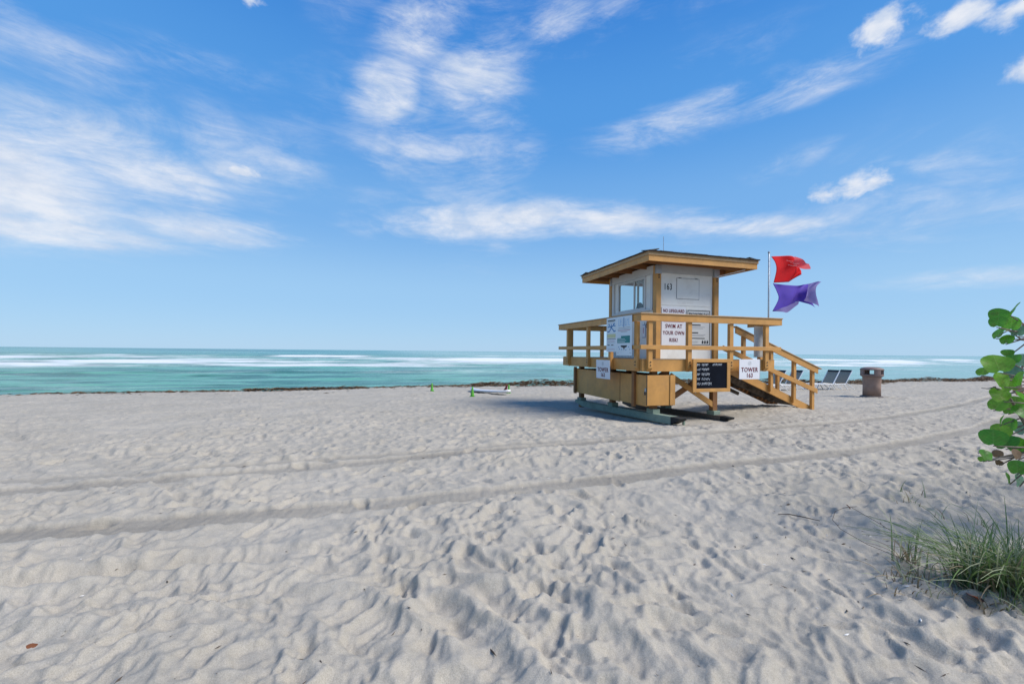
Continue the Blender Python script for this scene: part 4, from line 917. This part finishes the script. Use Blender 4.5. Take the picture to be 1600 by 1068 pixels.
# ------------------------------------------------------------------ sea grape bush (stands just beyond the right edge)
def at(px, py, dd): return Vector(((px-800)/662*dd, dd, 1.6-(py-549-.01*(px-800))/662*dd))
def leaf_mesh(seed):
    rr = random.Random(seed); n_ = 20; m = MB(); m.v.append((0, .06, .0)); rings = 4
    for r_ in range(1, rings+1):
        q = r_/rings
        for k in range(n_):
            a = 2*math.pi*k/n_-math.pi/2; rad = .5*(1+.05*math.sin(3*a+seed)+.03*rr.random()*(r_ == rings))
            notch = max(0, 1-abs(((a+math.pi/2+math.pi) % (2*math.pi))-math.pi)/.45)
            rad *= 1-.30*notch
            x, y = rad*1.05*math.cos(a)*q, .06+(rad*.96*math.sin(a)+.36*0)*q
            z = .10*(x*x)*4*.5+.05*math.sin(4*a+seed)*q*q*.5-.12*(y*y)
            m.v.append((x, y+.40, z))
    m.v[0] = (0, .46, 0)
    for k in range(n_): m.f.append((0, 1+k, 1+(k+1) % n_))
    for r_ in range(rings-1):
        for k in range(n_): m.f.append((1+r_*n_+k, 1+(r_+1)*n_+k, 1+(r_+1)*n_+(k+1) % n_, 1+r_*n_+(k+1) % n_))
    return m
def leaf_mat(name, col, vein, trans):
    m = thin_mat(name, col, trans, .38, .22, 5, .45, dict(dirt=(.14, .085, .03), dirt_amt=.75, dscale=2.2)); t = m.node_tree; l = t.links.new
    co = t.nodes.new('ShaderNodeTexCoord'); sp = t.nodes.new('ShaderNodeSeparateXYZ'); l(co.outputs['Object'], sp.inputs[0])
    def mm(op, a, b_=None):
        n_ = t.nodes.new('ShaderNodeMath'); n_.operation = op
        for i, q in enumerate((a, b_)):
            if q is None: continue
            if isinstance(q, (int, float)): n_.inputs[i].default_value = q
            else: l(q, n_.inputs[i])
        return n_.outputs[0]
    ax_ = mm('ABSOLUTE', sp.outputs[0])
    mid = mm('LESS_THAN', ax_, .014)
    fr = mm('FRACT', mm('MULTIPLY', mm('SUBTRACT', sp.outputs[1], mm('MULTIPLY', ax_, .75)), 5.5)); side = mm('LESS_THAN', mm('ABSOLUTE', mm('SUBTRACT', fr, .5)), .045)
    f = mm('MULTIPLY', mm('MAXIMUM', mid, side), .55)
    b = t.nodes['Principled BSDF']; src = b.inputs['Base Color'].links[0].from_socket
    mx = t.nodes.new('ShaderNodeMix'); mx.data_type = 'RGBA'; l(f, mx.inputs[0]); l(src, mx.inputs[6]); mx.inputs[7].default_value = (*vein, 1)
    l(mx.outputs[2], b.inputs['Base Color'])
    tr = [n_ for n_ in t.nodes if n_.type == 'BSDF_TRANSLUCENT'][0]; l(mx.outputs[2], tr.inputs[0]); return m
LM = [leaf_mat('sea_grape_leaf', (.10, .32, .03), (.19, .40, .08), .5), leaf_mat('sea_grape_leaf_light', (.20, .44, .038), (.33, .50, .10), .5),
      leaf_mat('sea_grape_leaf_underside', (.17, .32, .20), (.26, .40, .24), .3), leaf_mat('sea_grape_leaf_old', (.20, .115, .05), (.26, .16, .08), .25)]
LME = {(s_, k): leaf_mesh(s_).mesh('leaf', LM[k], smooth=True) for s_ in range(3) for k in range(4)}
sg = empty('sea_grape_bush', (5.25, 3.75, sz(5.25, 3.75)), label='sea grape bush with round green leaves at the right edge', cat='bush')
OFF = Vector(sg.location)
# visible leaves: picture-side position turned into places about 3.5 m away, size in metres, kind
LV = [(1586, 481, .15, 0), (1560, 490, .14, 0), (1559, 501, .12, 0), (1580, 504, .15, 0), (1561, 519, .13, 0), (1574, 529, .11, 0), (1593, 516, .12, 2), (1574, 550, .09, 0), (1557, 566, .21, 1), (1537, 579, .11, 1),
      (1583, 579, .13, 2), (1593, 590, .16, 0), (1564, 591, .16, 1), (1577, 599, .15, 1), (1561, 615, .15, 1), (1563, 630, .16, 1), (1588, 628, .15, 1), (1597, 620, .15, 0), (1597, 561, .14, 2), (1576, 641, .07, 0),
      (1567, 654, .13, 0), (1580, 661, .14, 0), (1597, 667, .14, 2), (1564, 672, .16, 1), (1553, 681, .18, 0), (1573, 688, .18, 0), (1592, 693, .16, 0), (1541, 709, .12, 0), (1561, 708, .09, 3), (1589, 708, .11, 3),
      (1591, 728, .15, 0), (1576, 745, .13, 0), (1593, 748, .14, 2), (1563, 722, .06, 3), (1590, 608, .12, 3), (1597, 640, .15, 0), (1582, 560, .12, 0), (1536, 716, .06, 1)]
r6 = random.Random(4); branches = []
twm = MB()
hub = [at(1640, 520, 3.7), at(1640, 600, 3.6), at(1650, 640, 3.55), at(1640, 700, 3.5)]
def leaf(p, size, kind, az_, pitch, roll):
    o = put(LME[(r6.randrange(3), kind)], 'leaf', sg, p-OFF, (0, 0, 0), (size, size, size))
    o.rotation_euler = (Matrix.Rotation(az_, 3, 'Z') @ Matrix.Rotation(pitch, 3, 'X') @ Matrix.Rotation(roll, 3, 'Y')).to_euler()
    return o
for i, (px, py, s_, k) in enumerate(LV):
    dd = 3.5+r6.uniform(-.18, .22); c = at(px, py, dd)
    # leaf turned so that its face looks more or less towards the beach path
    az_ = R(r6.uniform(-75, 75)-46); pitch = R(r6.uniform(48, 88)); roll = R(r6.uniform(-35, 35))
    M3 = Matrix.Rotation(az_, 3, 'Z') @ Matrix.Rotation(pitch, 3, 'X') @ Matrix.Rotation(roll, 3, 'Y')
    base = c-M3 @ Vector((0, .46*s_, 0))
    leaf(base, s_*.86, k, az_, pitch, roll)
    hb = min(hub, key=lambda q: abs(q.z-c.z)+.3*r6.random()); midp = (base*.6+hb*.4)+Vector((0, 0, r6.uniform(-.03, .03)))
    twm.tube([base, midp, hb], [.0042, .006, .009], 5)
for i in range(110):                                  # the rest of the bush, outside the picture
    yy_ = r6.uniform(2.9, 4.8); c = Vector((yy_*1.34+r6.uniform(.15, 1.2), yy_, r6.uniform(.5, 2.2))); leaf(c, r6.uniform(.12, .2), r6.choice((0, 0, 1, 1, 2)), R(r6.uniform(-180, 180)), R(r6.uniform(20, 80)), R(r6.uniform(-30, 30)))
twm.v = [tuple(Vector(p)-OFF) for p in twm.v]; twm.build('twigs', BRK, sg, smooth=True)
bm2 = MB(); root = OFF
for hb in hub: bm2.tube([root+Vector((0, 0, -.05)), root.lerp(hb, .4)+Vector((.1, 0, .12)), root.lerp(hb, .75)+Vector((.06, 0, .06)), hb], [.03, .026, .018, .008], 7)
bm2.tube([at(1640, 720, 3.5), at(1600, 657, 3.5), at(1585, 632, 3.48), at(1574, 615, 3.47), at(1553, 604, 3.46)], [.014, .012, .010, .008, .004], 7); bm2.tube([at(1640, 600, 3.6), at(1600, 609, 3.55), at(1577, 615, 3.48)], [.012, .009, .006], 6)
bm2.tube([at(1556, 604, 3.46), at(1545, 607, 3.44), at(1534, 606, 3.44)], [.005, .004, .002], 5); bm2.tube([at(1640, 535, 3.7), at(1597, 531, 3.6), at(1575, 516, 3.55), at(1552, 528, 3.5)], [.008, .006, .005, .002], 5)
for i in range(8):
    p = root+Vector((r6.uniform(-.1, .8), r6.uniform(-.6, .9), r6.uniform(.5, 2.0))); bm2.tube([root, root.lerp(p, .5)+Vector((0, 0, .15)), p], [.035, .022, .008], 6)
bm2.v = [tuple(Vector(p)-OFF) for p in bm2.v]; bm2.build('branches', BRK, sg, smooth=True)
# ------------------------------------------------------------------ litter on the sand
def dead_leaf(x, y, s_, mt, label, tilt=.3, rz=0, name='dead_leaf', dz=.01):
    o = put(leaf_mesh(r6.randrange(9)).mesh('leaf', mt, smooth=True), name, None, (x, y, sz(x, y)+dz), (tilt, .25, rz), (s_, s_*.75, s_*1.6)); return tag(o, label, 'leaf')
dead_leaf(-2.46, 2.18, .04, DRY, 'small brown curled leaf on the sand at lower left', .5, .8)
dead_leaf(2.19, 2.82, .055, DRY, 'small red brown leaf on the sand left of the grass', .6, 2.0)
dead_leaf(2.80, 3.49, .06, DRY, 'dark red dead leaf held up by the thin runner', .9, 1.0, dz=.33)
dead_leaf(2.98, 2.66, .12, ORL, 'orange fallen leaf under the front of the dense grass', .35, .6, dz=.03)
st = empty('stick', (2.83, 4.16, sz(2.83, 4.16)+.015), R(-30), label='long thin dark stick lying on the sand left of the grass', cat='stick')
MB().tube([(-.17, 0, .0), (-.08, .015, .012), (.03, 0, .014), (.17, .01, .0)], [.003, .005, .005, .003], 6).build('shaft', TWG, st)
V_, F_ = [], []; V2, F2 = [], []
N_ = 430; xs = []; 
for i in range(N_):
    if i < 230: v_ = 1.2+5.0*r6.random()**1.3; t = r6.uniform(-1.3, 1.3); xs.append((t*(v_+.6), v_))
    elif i < 380: xs.append((r6.gauss(3.0, .8), r6.gauss(3.1, .7)))
    else: xs.append((r6.uniform(-12, 14), r6.uniform(6, 14)))
xa = np.array([xs]); hz_ = sand_height(xa[:, :, 0], xa[:, :, 1])[0]
for i, (x, y) in enumerate(xs):
    big = r6.random() < .10; ln = r6.uniform(.012, .03)*(1.5 if big else .7)*(1.6 if y > 6 else 1); w = ln*r6.uniform(.12, .3); a = r6.uniform(0, 6.28); dx, dy = math.cos(a)*ln, math.sin(a)*ln; px, py = -math.sin(a)*w, math.cos(a)*w; z = hz_[i]+.004
    tgt = (V2, F2) if r6.random() < .16 else (V_, F_); n_ = len(tgt[0])
    tgt[0].extend([(x-dx, y-dy, z), (x+px, y+py, z), (x+dx, y+dy, z+r6.uniform(0, .012)), (x-px, y-py, z), (x, y, z+w*1.1)])
    tgt[1].extend([(n_, n_+3, n_+4), (n_+3, n_+2, n_+4), (n_+2, n_+1, n_+4), (n_+1, n_, n_+4)])
for nm, VV_, FF_, mt, lb in (('plant_litter', V_, F_, TWG, 'dark scraps of twig and leaf scattered over the sand'), ('shell_fragments', V2, F2, SHELL, 'tiny white shell fragments scattered over the sand')):
    me = bpy.data.meshes.new(nm); me.from_pydata(VV_, [], FF_); me.materials.append(mt); o = bpy.data.objects.new(nm, me); COL.objects.link(o); tag(o, lb, 'litter', kind='stuff')
